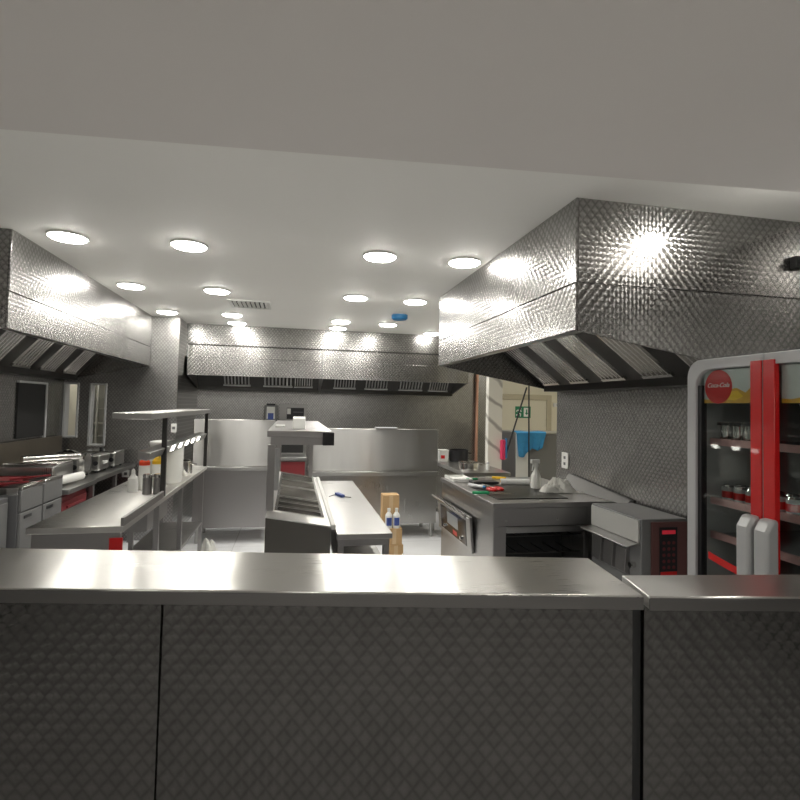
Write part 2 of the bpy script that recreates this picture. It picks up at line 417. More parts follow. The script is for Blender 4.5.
hr = side_hood('large swirl-patterned steel extraction hood hanging above the oven range on the right', 1.24, XR, 2.135, 4.41, 1.94, 1.74, 2.16,
               [2.25, 2.70, 3.15, 3.60, 4.05], .27, (2.135, 4.41), 2.498)
hl = side_hood('swirl-patterned steel extraction hood above the fryers along the left wall', -1.615, XL, 3.35, 6.39, 1.975, 1.79, 2.19,
               [3.42, 3.92, 4.42, 4.92, 5.42, 5.92], .3, (3.35, 6.39))
# back hood, two lengths
t = thing('extraction_hood', 'wide swirl-patterned steel extraction hood across the back wall', 'extraction hood', (.5, 7.2, 1.74), 'engine-turned steel extraction hoods')
hx0, hx1, hy, hz = -1.30, 2.34, 6.80, 1.91
B(-1.32, hx1, hy + .02, hy + .03, 2.135, ZC).build('upper_panel', 'swx', t)
for a, b in ((hx0, .352), (.357, hx1)):
    B(a, b, hy, hy + .012, hz, 2.13).build('canopy_panel', 'swx', t, .001)
    B(a, b, hy + .012, hy + .06, hz, hz + .02).build('lip', 'bx', t)
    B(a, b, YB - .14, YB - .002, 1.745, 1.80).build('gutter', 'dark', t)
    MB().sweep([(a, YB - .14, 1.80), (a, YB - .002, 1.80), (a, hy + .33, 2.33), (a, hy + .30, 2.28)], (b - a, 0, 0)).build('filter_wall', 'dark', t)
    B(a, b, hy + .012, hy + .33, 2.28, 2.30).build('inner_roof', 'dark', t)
    zi = lambda y: hz + (1.745 - hz) * (y - hy) / (YB - hy)
    for c in (a, b - .012):
        MB().hexa([(c, hy + .012, zi(hy)), (c + .012, hy + .012, zi(hy)), (c + .012, YB - .002, 1.745), (c, YB - .002, 1.745), (c, hy + .012, 2.28), (c + .012, hy + .012, 2.28), (c + .012, YB - .002, 2.28), (c, YB - .002, 2.28)]).build('end_panel', 'dim', t)
for x, wd in ((-.95, .36), (-.42, .40), (.0, .26), (.55, .32), (1.0, .34), (1.5, .36), (1.95, .3)):
    baffle((x, YB - .16, 1.815), (x, hy + .34, 2.262), (1, 0, 0), wd, t, mat='by', n=8)
t = thing('wall_bracket', 'small dark bracket at the right end of the right hood face', 'bracket', (2.44, 2.13, 2.32))
B(2.41, 2.47, 2.10, 2.134, 2.305, 2.365).build('plate', 'matte', t, .003)
MB().tube((2.44, 2.10, 2.335), (2.44, 2.06, 2.335), .014).build('stub', 'black', t)

# ------------------------------------------------------------------ serving counters
def lerp(a, b, k): return (a[0] + (b[0] - a[0]) * k, a[1] + (b[1] - a[1]) * k)
ZT, ZL = 1.10, 1.066
FL = (-2.48, 1.812); F0 = (.908, 1.219); BL = (-2.48, 2.19); B0 = (.952, 1.552)
t = thing('serving_counter', 'long steel serving counter with dark swirl-patterned front panels', 'counter', (-.8, 1.6, 0))
MB().prism([FL, F0, B0, BL], ZL, ZT).build('worktop', 'top', t, .003)
LIPS = [None]
u = Vector((F0[0] - FL[0], F0[1] - FL[1], 0)).normalized(); nn = Vector((-u.y, u.x, 0))
LIPS[0] = (t, (FL[0] - nn.x * .004, FL[1] - nn.y * .004), (F0[0] - nn.x * .004, F0[1] - nn.y * .004))
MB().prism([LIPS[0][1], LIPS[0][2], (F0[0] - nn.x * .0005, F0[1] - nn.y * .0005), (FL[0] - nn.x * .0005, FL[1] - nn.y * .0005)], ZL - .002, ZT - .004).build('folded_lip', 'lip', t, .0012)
def onf(x, off): k = (x - FL[0]) / (F0[0] - FL[0]); p = lerp(FL, F0, k); return (p[0] + nn.x * off, p[1] + nn.y * off)
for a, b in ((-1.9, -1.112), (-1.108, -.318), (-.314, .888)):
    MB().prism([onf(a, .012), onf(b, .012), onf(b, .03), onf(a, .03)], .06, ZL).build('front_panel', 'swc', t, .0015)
MB().prism([onf(-2.45, .032), onf(.862, .032), (.895, 1.50), (-2.45, 2.13)], .06, ZL - .001).build('carcass', 'dim', t)
MB().prism([onf(.863, .034), onf(.897, .034), (.935, 1.50), (.897, 1.50)], .06, ZL - .001).build('gap_shade', 'matte', t)  # black filler, puts the gap's shade into its colour
MB().prism([onf(-2.45, .06), onf(.88, .06), (.90, 1.48), (-2.45, 2.10)], 0, .06).build('plinth', 'matte', t)
t = thing('serving_counter', 'short steel counter with swirl-patterned front, right of the narrow dark gap', 'counter', (1.3, 1.25, 0))
G0 = (.920, 1.213); G1 = (1.735, 1.083); H1 = (1.735, 1.284); H0 = (.955, 1.378)
MB().prism([G0, G1, H1, H0], ZL, ZT).build('worktop', 'top', t, .003)
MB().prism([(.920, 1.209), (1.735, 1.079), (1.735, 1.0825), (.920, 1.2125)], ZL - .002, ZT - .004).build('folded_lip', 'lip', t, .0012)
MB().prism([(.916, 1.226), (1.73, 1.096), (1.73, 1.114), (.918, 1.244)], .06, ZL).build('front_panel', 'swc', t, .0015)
MB().prism([(.935, 1.246), (1.73, 1.119), (1.73, 1.262), (.97, 1.352)], .06, ZL - .001).build('carcass', 'matte', t)
MB().prism([(.95, 1.27), (1.70, 1.15), (1.70, 1.25), (.98, 1.33)], 0, .06).build('plinth', 'matte', t)

# ------------------------------------------------------------------ drinks fridge (faces the aisle)
FX = 1.75
t = thing('drinks_fridge', 'glass-door drinks fridge with silver frames and red door strips beside the counter', 'fridge', (2.05, 1.66, 0))
y0, y1 = 1.272, 2.052
b = MB()
b.box(FX + .05, 2.37, y0, y0 + .035, .10, 1.80); b.box(FX + .05, 2.37, y1 - .035, y1, .10, 1.80)
b.box(FX + .05, 2.37, y0 + .035, y1 - .035, 1.765, 1.80); b.box(FX + .05, 2.37, y0 + .035, y1 - .035, .10, .25)
b.build('cabinet', 'alu', t, .004)
B(2.33, 2.37, y0 + .035, y1 - .035, .25, 1.765).build('lining', 'cool', t)
B(FX + .07, 2.33, y0 + .02, y1 - .02, 0, .10).build('plinth', 'matte', t)
def rounded(ya, yb, za, zb, r_far, n=8):
    """door outline in (y, z); the corner at the hinge side (r_far at 'a' or 'b') is rounded"""
    pts = []
    def arc(cy, cz, r, a0, a1):
        for i in range(n + 1):
            a = a0 + (a1 - a0) * i / n; pts.append((cy + r * math.cos(a), cz + r * math.sin(a)))
    R = .075
    if r_far == 'b':
        pts.append((ya, za)); arc(yb - R, za + R, R, -PI / 2, 0); arc(yb - R, zb - R, R, 0, PI / 2); pts.append((ya, zb))
    else:
        arc(ya + R, za + R, R, PI, 1.5 * PI); pts.append((yb, za)); pts.append((yb, zb)); arc(ya + R, zb - R, R, PI / 2, PI)
    return pts
def door(ya, yb, hinge):
    dn = MB()
    o = rounded(ya, yb, .26, 1.812, hinge); i_ = []
    cyo = (ya + yb) / 2
    fo, fi = .050, .012
    ia, ib = (ya + fi, yb - fo) if hinge == 'b' else (ya + fo, yb - fi)
    inn = rounded(ia, ib, .31, 1.768, hinge)
    n = len(o)
    bm = dn.bm
    for xa_, xb_ in ((FX, FX + .045),):
        A = [bm.verts.new((xa_, *p)) for p in o]; Bi = [bm.verts.new((xa_, *p)) for p in inn]
        C = [bm.verts.new((xb_, *p)) for p in o]; D = [bm.verts.new((xb_, *p)) for p in inn]
        for k in range(n):
            j = (k + 1) % n
            bm.faces.new((A[k], A[j], Bi[j], Bi[k])); bm.faces.new((C[k], D[k], D[j], C[j]))
            bm.faces.new((A[k], C[k], C[j], A[j])); bm.faces.new((Bi[k], Bi[j], D[j], D[k]))
    dr = dn.build('door', 'alu', t, .004)
    g = MB().sweep([(FX + .020, *p) for p in inn], (.006, 0, 0)).build('glass_pane', 'glass', dr)
    ks = MB()
    if hinge == 'b': ks.box(FX + .012, FX + .040, ib - .02, ib + .004, .38, 1.70)
    else: ks.box(FX + .012, FX + .040, ia - .004, ia + .02, .38, 1.70)
    ks.build('gasket', 'black', dr)
    s0, s1 = (ya + .002, ya + .050) if hinge == 'b' else (yb - .050, yb - .002)
    B(FX - .006, FX + .018, s0, s1, .30, 1.785).build('red_strip', 'red', dr, .002)
    hy0, hy1 = (ya + .006, ya + .068) if hinge == 'b' else (yb - .068, yb - .006)
    hh = MB().sweep([(FX - .004, hy0, .60), (FX - .06, hy0, .64), (FX - .06, hy0, 1.15), (FX - .035, hy0, 1.19), (FX - .004, hy0, 1.195)], (0, hy1 - hy0, 0))
    hh.build('handle', 'alu', dr, .012, seg=3)
    p0, p1 = (s1, ib - .018) if hinge == 'b' else (ia + .018, s0)
    hp = B(FX + .028, FX + .040, p0, p1, 1.622, 1.764).build('header_panel', 'print', dr)
    # pale sky with amber drinks along the foot of the print
    w_ = p1 - p0
    mz = lambda pts: [(FX + .0275, p0 + w_ * a_, 1.622 + .142 * c_) for a_, c_ in pts]
    MB().sweep(mz([(0, 0), (1, 0), (1, .12), (.86, .10), (.62, .18), (.52, .40), (.36, .44), (.20, .30), (.10, .46), (0, .42)]), (.0006, 0, 0)).build('amber_print', 'amber', hp)
    MB().sweep(mz([(.24, .20), (.34, .36), (.48, .34), (.55, .12), (.40, .07)]), (-.0006, 0, 0)).build('yellow_print', 'yellow', hp)
    return dr, hp, p0, p1
dA, hA, p0, p1 = door(1.664, 2.052, 'b')
dB, hB, q0, q1 = door(1.272, 1.660, 'a')
for hp, dr, cy in ((hA, dA, 1.905), (hB, dB, 1.38)):
    lg = MB().sweep([(FX + .0262, cy + .072 * math.cos(a * PI / 16), 1.692 + .072 * math.sin(a * PI / 16)) for a in range(32)], (.001, 0, 0)).build('logo_disc', 'red', hp)
    text('logo_script', 'Coca-Cola', 'white', hp, (FX + .0255, cy, 1.698), (0, -1, 0), (0, 0, 1), .027, shear=.35, thick=.0004)
# curved ribbon low on the far glass
r = MB()
for k in range(8):
    a0, a1 = 1.95 - .03 * k, 1.95 - .03 * (k + 1)
    za, zb = .985 - .028 * math.sin(k / 8 * 1.6), .985 - .028 * math.sin((k + 1) / 8 * 1.6)
    r.hexa([(FX + .018, a1, zb - .03), (FX + .018, a0, za - .03), (FX + .0195, a0, za - .03), (FX + .0195, a1, zb - .03), (FX + .018, a1, zb), (FX + .018, a0, za), (FX + .0195, a0, za), (FX + .0195, a1, zb)])
r.build('red_ribbon', 'red', dA)
for z in (1.455, 1.195, 1.045, .80, .55):
    sh = B(FX + .10, 2.325, y0 + .04, y1 - .04, z - .010, z).build('shelf', 'cool', t)
    B(FX + .085, FX + .0995, y0 + .04, y1 - .04, z - .018, z + .012).build('price_rail', 'rail', sh)
# what stands on the shelves
def tumbler(x, y, z, label, grp):
    o = thing('glass_tumbler', label, 'glass', (x, y, z), grp)
    MB().lathe((x, y, z), [(.0, 0), (.026, 0), (.030, .02), (.034, .075), (.0, .075)], 20).build('bowl', 'polish', o)
    MB().lathe((x, y, z), [(.031, .071), (.0358, .071), (.0358, .084), (.030, .086), (.0, .086)], 20).build('lid', 'black', o)
    return o
g = 'small glass jars on the upper fridge shelf'
for k, y in enumerate((1.975, 1.91, 1.845)):
    tumbler(FX + .135, y, 1.455, ['small glass jar farthest from the red strips on the upper fridge shelf', 'middle one of three glass jars on the upper fridge shelf', 'small glass jar next to the red strip on the upper fridge shelf'][k], g)
can = thing('drink_can', 'red and silver drink can in rows on the second fridge shelf', 'can', (FX + .15, 1.98, 1.195), 'drink cans on the second fridge shelf')
MB().lathe((FX + .15, 1.98, 1.195), [(.022, 0), (.026, .006), (.026, .060)], 16).build('can_body', 'alu', can)
MB().lathe((FX + .15, 1.98, 1.195), [(.0262, .012), (.0266, .014), (.0266, .040), (.0262, .042)], 16).build('red_band', 'red', can)
MB().lathe((FX + .15, 1.98, 1.195), [(.026, .060), (.022, .068), (.020, .066), (0, .066)], 16).build('can_top', 'polish', can)
for r_ in range(2):
    for k in range(11):
        if r_ == 0 and k == 0: continue
        c = copy_tree(can); c.location = (FX + .15 + .062 * r_, 1.98 - .0615 * k, 1.195)
bt = thing('water_bottle', 'tall clear bottle behind the nearer fridge door', 'bottle', (FX + .16, 1.50, 1.195), 'bottles behind the nearer fridge door')
for k, (x, y) in enumerate(((FX + .17, 1.52), (FX + .17, 1.45), (FX + .17, 1.38))):
    o = thing('drink_bottle', ['clear drink bottle closest to the red strip behind the nearer fridge door', 'middle clear drink bottle behind the nearer fridge door', 'clear drink bottle farthest right behind the nearer fridge door'][k], 'bottle', (x, y, 1.455), 'bottles behind the nearer fridge door')
    MB().lathe((x, y, 1.455), [(0, 0), (.027, 0), (.028, .07), (.012, .105), (.011, .125), (0, .125)], 16).build('bottle_body', 'glass', o)
    MB().lathe((x, y, 1.58), [(.0135, 0), (.0135, .016), (0, .017)], 12).build('cap', 'white', o)
bpy.data.objects.remove(bt)

# ------------------------------------------------------------------ right side: range, small oven
RX, RY, RZ = 1.37, 3.42, .92
t = thing('oven_range', 'steel oven range with hotplate top and open dark front below the right hood', 'range', (1.85, 4.0, 0))
B(RX, 2.36, RY, 4.72, .885, RZ).build('worktop', 'dim', t, .003)
b = MB(); b.box(RX + .01, RX + .05, RY + .012, 4.70, .10, .885); b.box(2.07, 2.35, RY + .012, 4.70, .10, .885); b.box(RX + .05, 2.07, 4.66, 4.70, .10, .885)
b.box(RX + .05, 2.07, RY + .02, 4.66, .845, .885); b.box(RX + .05, 2.07, RY + .05, 4.66, .10, .14)
b.build('body', 'bz', t)
B(RX + .012, 2.09, RY, RY + .012, .76, .884).build('fascia', 'dim', t, .002)
B(RX + .10, 2.07, RY - .012, RY + .004, .715, .757).build('top_rail', 'bx', t, .004)
B(RX + .012, RX + .10, RY, RY + .012, .10, .757).build('door_post', 'dim', t)
B(2.072, 2.09, RY, RY + .012, .10, .757).build('door_post', 'dim', t)
B(RX + .12, 2.06, RY + .30, RY + .31, .14, .845).build('oven_cavity', 'matte', t)
for k in range(3):
    rk = MB()
    for j in range(9): rk.tube((RX + .11 + j * .105, RY + .05, .68 - .12 * k), (RX + .11 + j * .105, RY + .29, .68 - .12 * k), .004, seg=6)
    rk.tube((RX + .06, RY + .05, .68 - .12 * k), (2.065, RY + .05, .68 - .12 * k), .006, seg=8)
    rk.build('oven_rack', 'dark', t)
for x in (RX + .05, 2.02):
    for y in (RY + .06, 4.62): MB().tube((x, y, 0), (x, y, .10), .022).build('leg', 'dim', t)
for x, y in ((1.47, 3.415), (1.86, 3.415)): MB().tube((x, RY - .008, .80), (x, RY + .002, .80), .008).build('bolt', 'bx', t)
# hotplate inset and splash edge along the wall
B(1.46, 2.02, 3.56, 4.20, RZ, RZ + .006).build('hotplate', 'dark', t, .002)
MB().hexa([(2.30, 3.29, RZ), (2.37, 3.29, RZ), (2.37, 4.14, RZ), (2.27, 4.14, RZ), (2.35, 3.29, .95), (2.37, 3.29, .95), (2.37, 4.14, 1.03), (2.35, 4.14, 1.03)]).build('upstand', plain('dulled_steel_edge', (.24, .235, .23), .6, .7), t, .002)  # darker, rougher steel that keeps down the lamp glare on this edge
# drop-down oven door on the aisle side
dd = MB().hexa([(RX - .012, 3.80, .47), (RX + .008, 3.80, .47), (RX + .008, 4.70, .47), (RX - .012, 4.70, .47), (RX - .034, 3.80, .745), (RX - .012, 3.80, .745), (RX - .012, 4.70, .745), (RX - .034, 4.70, .745)]).build('oven_door', 'bz', t, .003)
def slant(y0, y1, z0, z1, d0):
    f_ = lambda z: RX - .012 - (z - .47) * .08 - d0
    return [(f_(z0), y0, z0), (f_(z0), y1, z0), (f_(z1), y1, z1), (f_(z1), y0, z1)]
MB().sweep(slant(3.90, 4.60, .50, .70, .0), (-.003, 0, 0)).build('door_glass', plain('dark_oven_glass', (.02, .02, .022), .12), dd)
MB().sweep(slant(4.10, 4.40, .575, .675, .003), (-.001, 0, 0)).build('display', plain('grey_display', (.32, .33, .33), .3), dd)
MB().sweep(slant(4.14, 4.25, .515, .55, .003), (-.001, 0, 0)).build('red_badge', 'red', dd)
for y in (4.02, 4.48): MB().tube((RX - .02, y, .535), (RX - .035, y, .535), .012).build('knob', 'polish', dd)
hb = MB().tube((RX - .07, 3.80, .755), (RX - .07, 4.72, .755), .013)
hb.tube((RX - .03, 3.83, .735), (RX - .07, 3.83, .755), .010); hb.tube((RX - .03, 4.69, .735), (RX - .07, 4.69, .755), .010)
hb.build('handle', 'polish', dd)

t = thing('countertop_oven', 'grey boxy oven with red control panel between range and fridge', 'oven', (2.2, 3.0, 0))
B(2.035, 2.345, 2.75, 3.27, .30, .94).build('body', 'cab', t, .006)
B(2.022, 2.034, 2.762, 3.26, .80, .93).build('side_panel', plain('light_grey_enamel', (.46, .46, .44), .4), t, .002)
MB().hexa([(1.94, 2.76, .775), (2.034, 2.76, .79), (2.034, 3.26, .79), (1.94, 3.26, .775), (1.94, 2.76, .783), (2.034, 2.76, .80), (2.034, 3.26, .80), (1.94, 3.26, .783)]).build('drip_shelf', 'bz', t, .002)
for k in range(3):
    y = 2.86 + .13 * k
    MB().hexa([(2.00, y, .60), (2.034, y, .58), (2.034, y + .10, .58), (2.00, y + .10, .60), (2.012, y, .74), (2.034, y, .76), (2.034, y + .10, .76), (2.012, y + .10, .74)]).build('chute', 'dim', t, .002)
MB().tube((2.034, 2.81, .66), (2.0, 2.81, .66), .017).build('knob', 'polish', t)
cp = B(2.095, 2.335, 2.738, 2.7495, .34, .925).build('control_fascia', plain('brownish_red_fascia', (.19, .085, .08), .35, .3), t, .003)
kp = B(2.145, 2.265, 2.732, 2.7378, .60, .895).build('keypad', 'black', cp, .002)
B(2.160, 2.25, 2.7305, 2.7318, .855, .878).build('red_display', plain('red_display', (.5, .02, .04), .3, emit=(1, .05, .08), estr=.06), kp)
B(2.150, 2.26, 2.7305, 2.7318, .605, .635).build('red_bar', 'red', kp)
k_ = MB()
for r_ in range(5):
    for c_ in range(3): k_.tube((2.172 + c_ * .033, 2.7318, .66 + r_ * .036), (2.172 + c_ * .033, 2.7300, .66 + r_ * .036), .010, seg=12)
k_.build('keys', plain('dark_red_keys', (.16, .03, .035), .4), kp)
B(2.05, 2.34, 2.77, 3.25, 0, .30).build('stand', 'dim', t)

# things lying on the range top
def spray(x, y, z, label):
    o = thing('spray_bottle', label, 'bottle', (x, y, z))
    MB().lathe((x, y, z), [(0, 0), (.040, 0), (.043, .02), (.040, .10), (.022, .14), (.016, .155), (.016, .175)], 20).build('bottle_body', 'milk', o)
    h = MB().lathe((x, y, z + .175), [(.019, 0), (.019, .025), (.014, .03)], 16)
    h.box(x - .045, x + .03, y - .013, y + .013, z + .203, z + .235)
    h.hexa([(x - .038, y - .005, z + .14), (x - .030, y - .005, z + .14), (x - .030, y + .005, z + .14), (x - .038, y + .005, z + .14), (x - .030, y - .005, z + .205), (x - .018, y - .005, z + .205), (x - .018, y + .005, z + .205), (x - .030, y + .005, z + .205)])
    h.build('trigger_head', 'white', o, .004)
spray(1.985, 4.02, RZ + .006, 'white trigger spray bottle standing on the range top')
def cloth(name, mat, cx, cy, z, sx, sy_, hgt, label, seed, cat='cloth'):
    rnd = random.Random(seed); m = MB(); N = 44; g_ = []
    ph = [rnd.uniform(0, 6) for _ in range(6)]
    for i in range(N):
        row = []
        for j in range(N):
            a, b_ = i / (N - 1) * 2 - 1, j / (N - 1) * 2 - 1
            rr = min(1, math.hypot(a, b_)); e = (1 - rr ** 3)
            h = hgt * (e * (.42 + .26 * math.sin(6 * a + ph[0] + 3 * b_) + .20 * abs(math.sin(9 * b_ + ph[1] + 5 * a)) + .16 * abs(math.sin(13 * (a - b_) + ph[2])) + .10 * math.sin(21 * a + 9 * b_ + ph[4])))
            k = .82 + .18 * math.sin(3 * math.atan2(b_, a) + ph[3])
            row.append(m.bm.verts.new((cx + a * sx * k, cy + b_ * sy_ * k, z + max(.001, h + .008 * e) + .001)))
        g_.append(row)
    for i in range(N - 1):
        for j in range(N - 1): m.bm.faces.new((g_[i][j], g_[i + 1][j], g_[i + 1][j + 1], g_[i][j + 1]))
    o = m.build(name, mat); sd = o.modifiers.new('thickness', 'SOLIDIFY'); sd.thickness = .004; sd.offset = 1
    return tag(o, label, cat)
cloth('crumpled_cloth', 'wcloth', 2.10, 3.87, RZ, .17, .12, .10, 'crumpled white cloth heaped on the range top beside the spray bottle', 3)
o = thing('scissors', 'open scissors with red handles lying on the range top', 'scissors', (1.55, 4.05, RZ + .006))
m = MB()
for s in (-1, 1):
    for k in range(10):
        a0, a1 = 2 * PI * k / 10, 2 * PI * (k + 1) / 10
        c = Vector((1.58 + .03 * s, 3.90, RZ + .022))
        m.tube(c + Vector((.028 * math.cos(a0), .06 * math.sin(a0), .002 * s)), c + Vector((.028 * math.cos(a1), .06 * math.sin(a1), .002 * s)), .010, seg=8)
m.build('grips', 'red', o)
m = MB().hexa([(1.56, 3.95, RZ + .012), (1.575, 3.95, RZ + .012), (1.50, 4.18, RZ + .012), (1.495, 4.18, RZ + .012), (1.56, 3.95, RZ + .018), (1.575, 3.95, RZ + .018), (1.50, 4.18, RZ + .018), (1.495, 4.18, RZ + .018)])
m.hexa([(1.585, 3.95, RZ + .02), (1.60, 3.95, RZ + .02), (1.57, 4.19, RZ + .02), (1.565, 4.19, RZ + .02), (1.585, 3.95, RZ + .025), (1.60, 3.95, RZ + .025), (1.57, 4.19, RZ + .025), (1.565, 4.19, RZ + .025)])
m.build('blades', 'polish', o)
def knife(x, y, ang, mat, label, z=RZ + .008, hl_=.13, bl=.20):
    o = thing('kitchen_knife', label, 'knife', (x, y, z))
    c, s = math.cos(ang), math.sin(ang)
    P = lambda a, b_, h: (x + a * c - b_ * s, y + a * s + b_ * c, z + h)
    MB().hexa([P(0, -.013, 0), P(hl_, -.011, 0), P(hl_, .011, 0), P(0, .013, 0), P(0, -.013, .022), P(hl_, -.011, .022), P(hl_, .011, .022), P(0, .013, .022)]).build('handle', mat, o, .006)
    MB().hexa([P(-bl, -.002, .008), P(0, -.016, .008), P(0, .016, .008), P(-bl, .006, .008), P(-bl, -.002, .0105), P(0, -.016, .0105), P(0, .016, .0105), P(-bl, .006, .0105)]).build('blade', 'polish', o)
knife(1.47, 3.74, -.15 + PI, 'green', 'kitchen knife with green handle at the near edge of the range top')
knife(1.84, 4.62, -.5, 'yellow', 'kitchen knife with yellow handle at the far left of the range top', z=RZ + .001)
knife(1.66, 4.52, .2 + PI, 'green', 'green handled knife lying behind the red scissors', z=RZ + .001, hl_=.12)
o = thing('cutlery_case', 'dark flat tool case lying among the knives on the range top', 'case', (1.63, 4.22, RZ + .006))
B(1.52, 1.75, 4.23, 4.36, RZ + .007, RZ + .028).build('case_body', 'black', o, .006)
B(1.53, 1.74, 4.30, 4.303, RZ + .028, RZ + .0285).build('seam', 'grey', o)
o = thing('label_roll', 'short white roll lying on the range top behind the hotplate', 'roll', (1.9, 4.25, RZ))
MB().tube((1.78, 4.27, RZ + .026), (2.02, 4.21, RZ + .026), .025).build('roll_body', 'white', o)
MB().tube((1.775, 4.2712, RZ + .026), (2.025, 4.2088, RZ + .026), .010).build('core', 'card', o)
o = thing('chopping_tray', 'pale tray at the far left corner of the range top', 'tray', (1.5, 4.6, RZ))
B(1.40, 1.58, 4.42, 4.70, RZ, RZ + .01).build('base', 'white', o, .004)
b = MB().box(1.40, 1.58, 4.42, 4.43, RZ + .01, RZ + .028).box(1.40, 1.58, 4.69, 4.70, RZ + .01, RZ + .028).box(1.40, 1.41, 4.43, 4.69, RZ + .01, RZ + .028).box(1.57, 1.58, 4.43, 4.69, RZ + .01, RZ + .028)
b.build('rim', 'white', o, .003)
o = thing('tool_bag', 'small silver tube lying by the red scissors', 'tube', (1.46, 4.05, RZ + .006))
MB().tube((1.44, 4.12, RZ + .022), (1.52, 4.0, RZ + .022), .015).build('tube_body', 'alu', o)
MB().tube((1.52, 4.0, RZ + .022), (1.53, 3.985, RZ + .022), .011).build('cap', 'blue', o)

# table behind the range with pots
t = thing('back_table', 'steel side table behind the range carrying pots', 'table', (1.95, 5.9, 0))
B(1.76, 2.28, 5.20, 6.55, .86, .90).build('table_top', 'bx', t, .003)
B(1.79, 2.25, 5.24, 6.5, .28, .30).build('undershelf', 'bx', t)
for x in (1.78, 2.23):
    for y in (5.24, 6.50): B(x, x + .035, y, y + .035, 0, .86).build('leg', 'bz', t)
def pan(x, y, z, r, h, label, mat='polish', cat='pan', lid=False):
    o = thing('cooking_pot', label, cat, (x, y, z))
    MB().lathe((x, y, z), [(0, 0), (r * .94, 0), (r, .01), (r, h), (r * 1.05, h + .004), (r * 1.05, h + .008), (r * .97, h + .006), (r * .95, .012), (0, .01)], 28).build('pot_body', mat, o)
    m = MB().tube((x + r, y - .03, z + h * .75), (x + r + .03, y - .03, z + h * .75), .006, seg=8).tube((x + r, y + .03, z + h * .75), (x + r + .03, y + .03, z + h * .75), .006, seg=8).tube((x + r + .03, y - .035, z + h * .75), (x + r + .03, y + .035, z + h * .75), .006, seg=8)
    m.build('handle', mat, o)
    if lid: MB().lathe((x, y, z + h + .008), [(r * 1.04, 0), (r * .9, .015), (r * .2, .022), (r * .15, .05), (0, .05)], 28).build('lid', mat, o)
    return o
pan(1.90, 5.45, .90, .11, .075, 'shallow shiny steel pan on the side table behind the range')
pan(2.06, 6.30, .90, .12, .14, 'dark cooking pot at the back of the side table', 'black')
o = thing('white_tub', 'white tub with red label at the far left of the side table', 'tub', (1.85, 6.3, .90))
B(1.79, 1.91, 6.24, 6.38, .90, 1.03).build('tub_body', 'white', o, .008)
B(1.785, 1.915, 6.235, 6.385, 1.03, 1.045).build('lid', 'milk', o, .004)
B(1.81, 1.86, 6.2385, 6.2398, .94, .98).build('label', 'red', o)
o = thing('salt_shaker', 'small white shaker standing on the side table near the copper pipe', 'shaker', (2.10, 5.4, .90))
MB().lathe((2.10, 5.4, .90), [(0, 0), (.02, 0), (.02, .06), (.015, .07)], 14).build('shaker_body', 'white', o)
MB().lathe((2.10, 5.4, .97), [(.017, 0), (.017, .015), (.008, .022), (0, .022)], 14).build('cap', 'alu', o)

# corridor things
t = thing('corridor_cabinet', 'tall steel cabinet with brightly lit side standing in the corridor under the blue cloth', 'cabinet', (3.1, 6.2, 0))
B(2.70, 3.40, 6.02, 6.6, .06, 1.27).build('body', 'dim', t, .004)
B(2.702, 2.875, 6.005, 6.0195, .07, 1.265).build('lit_side', 'white', t, .003)  # white colour stands for the light falling on the steel side
B(2.88, 3.398, 6.005, 6.0195, .07, 1.265).build('grey_door', 'cab', t, .003)
B(2.69, 3.41, 5.995, 6.61, 1.2705, 1.29).build('top_panel', 'bx', t, .003)
for x in (2.74, 3.33):
    for y in (6.05, 6.54): MB().tube((x, y, 0), (x, y, .06), .02).build('foot', 'black', t)
# cloth draped over the cabinet edge
m = MB(); N = 22; rows = []
for j in range(14):
    s = j / 13; row = []
    for i in range(N):
        a = i / (N - 1)
        x = 2.68 + a * .40
        drop = max(0, s - .35) / .65
        ln = .30 - .12 * a + .03 * math.sin(9 * a)
        y = 6.10 - min(s, .35) / .35 * .118
        fold = .016 * math.sin(a * 22 + 1) * drop
        row.append(m.bm.verts.new((x - .10 * drop * (a - .4) + .0, y - .008 + fold - .012 * (drop > 0), 1.296 + .004 * math.sin(a * 9) * (s < .3) - drop * ln)))
    rows.append(row)
for j in range(13):
    for i in range(N - 1): m.bm.faces.new((rows[j][i], rows[j][i + 1], rows[j + 1][i + 1], rows[j + 1][i]))
o = m.build('hanging_cloth', 'bcloth'); sd = o.modifiers.new('thickness', 'SOLIDIFY'); sd.thickness = .006; sd.offset = 0
tag(o, 'bright blue cloth draped over the top edge of the corridor cabinet', 'cloth')
t = thing('exit_sign', 'green running man exit sign on the cream door', 'sign', (3.60, 7.6, 1.55))
ex, ez, ey = 3.53, 1.525, YB - .0305
B(ex - .13, ex + .13, ey - .006, ey, ez - .09, ez + .09).build('board', 'signg', t, .002)
B(ex + .012, ex + .110, ey - .008, ey - .0061, ez - .07, ez + .07).build('doorway_mark', 'white', t)
m = MB().sweep([(ex + .03, ey - .0095, ez - .01), (ex + .06, ey - .0095, ez - .045), (ex + .09, ey - .0095, ez - .01), (ex + .07, ey - .0095, ez - .01), (ex + .07, ey - .0095, ez + .045), (ex + .05, ey - .0095, ez + .045), (ex + .05, ey - .0095, ez - .01)], (0, .001, 0))
m.build('arrow_mark', 'signg', t)
m = MB().tube((ex - .045, ey - .008, ez + .052), (ex - .045, ey - .0061, ez + .052), .015)
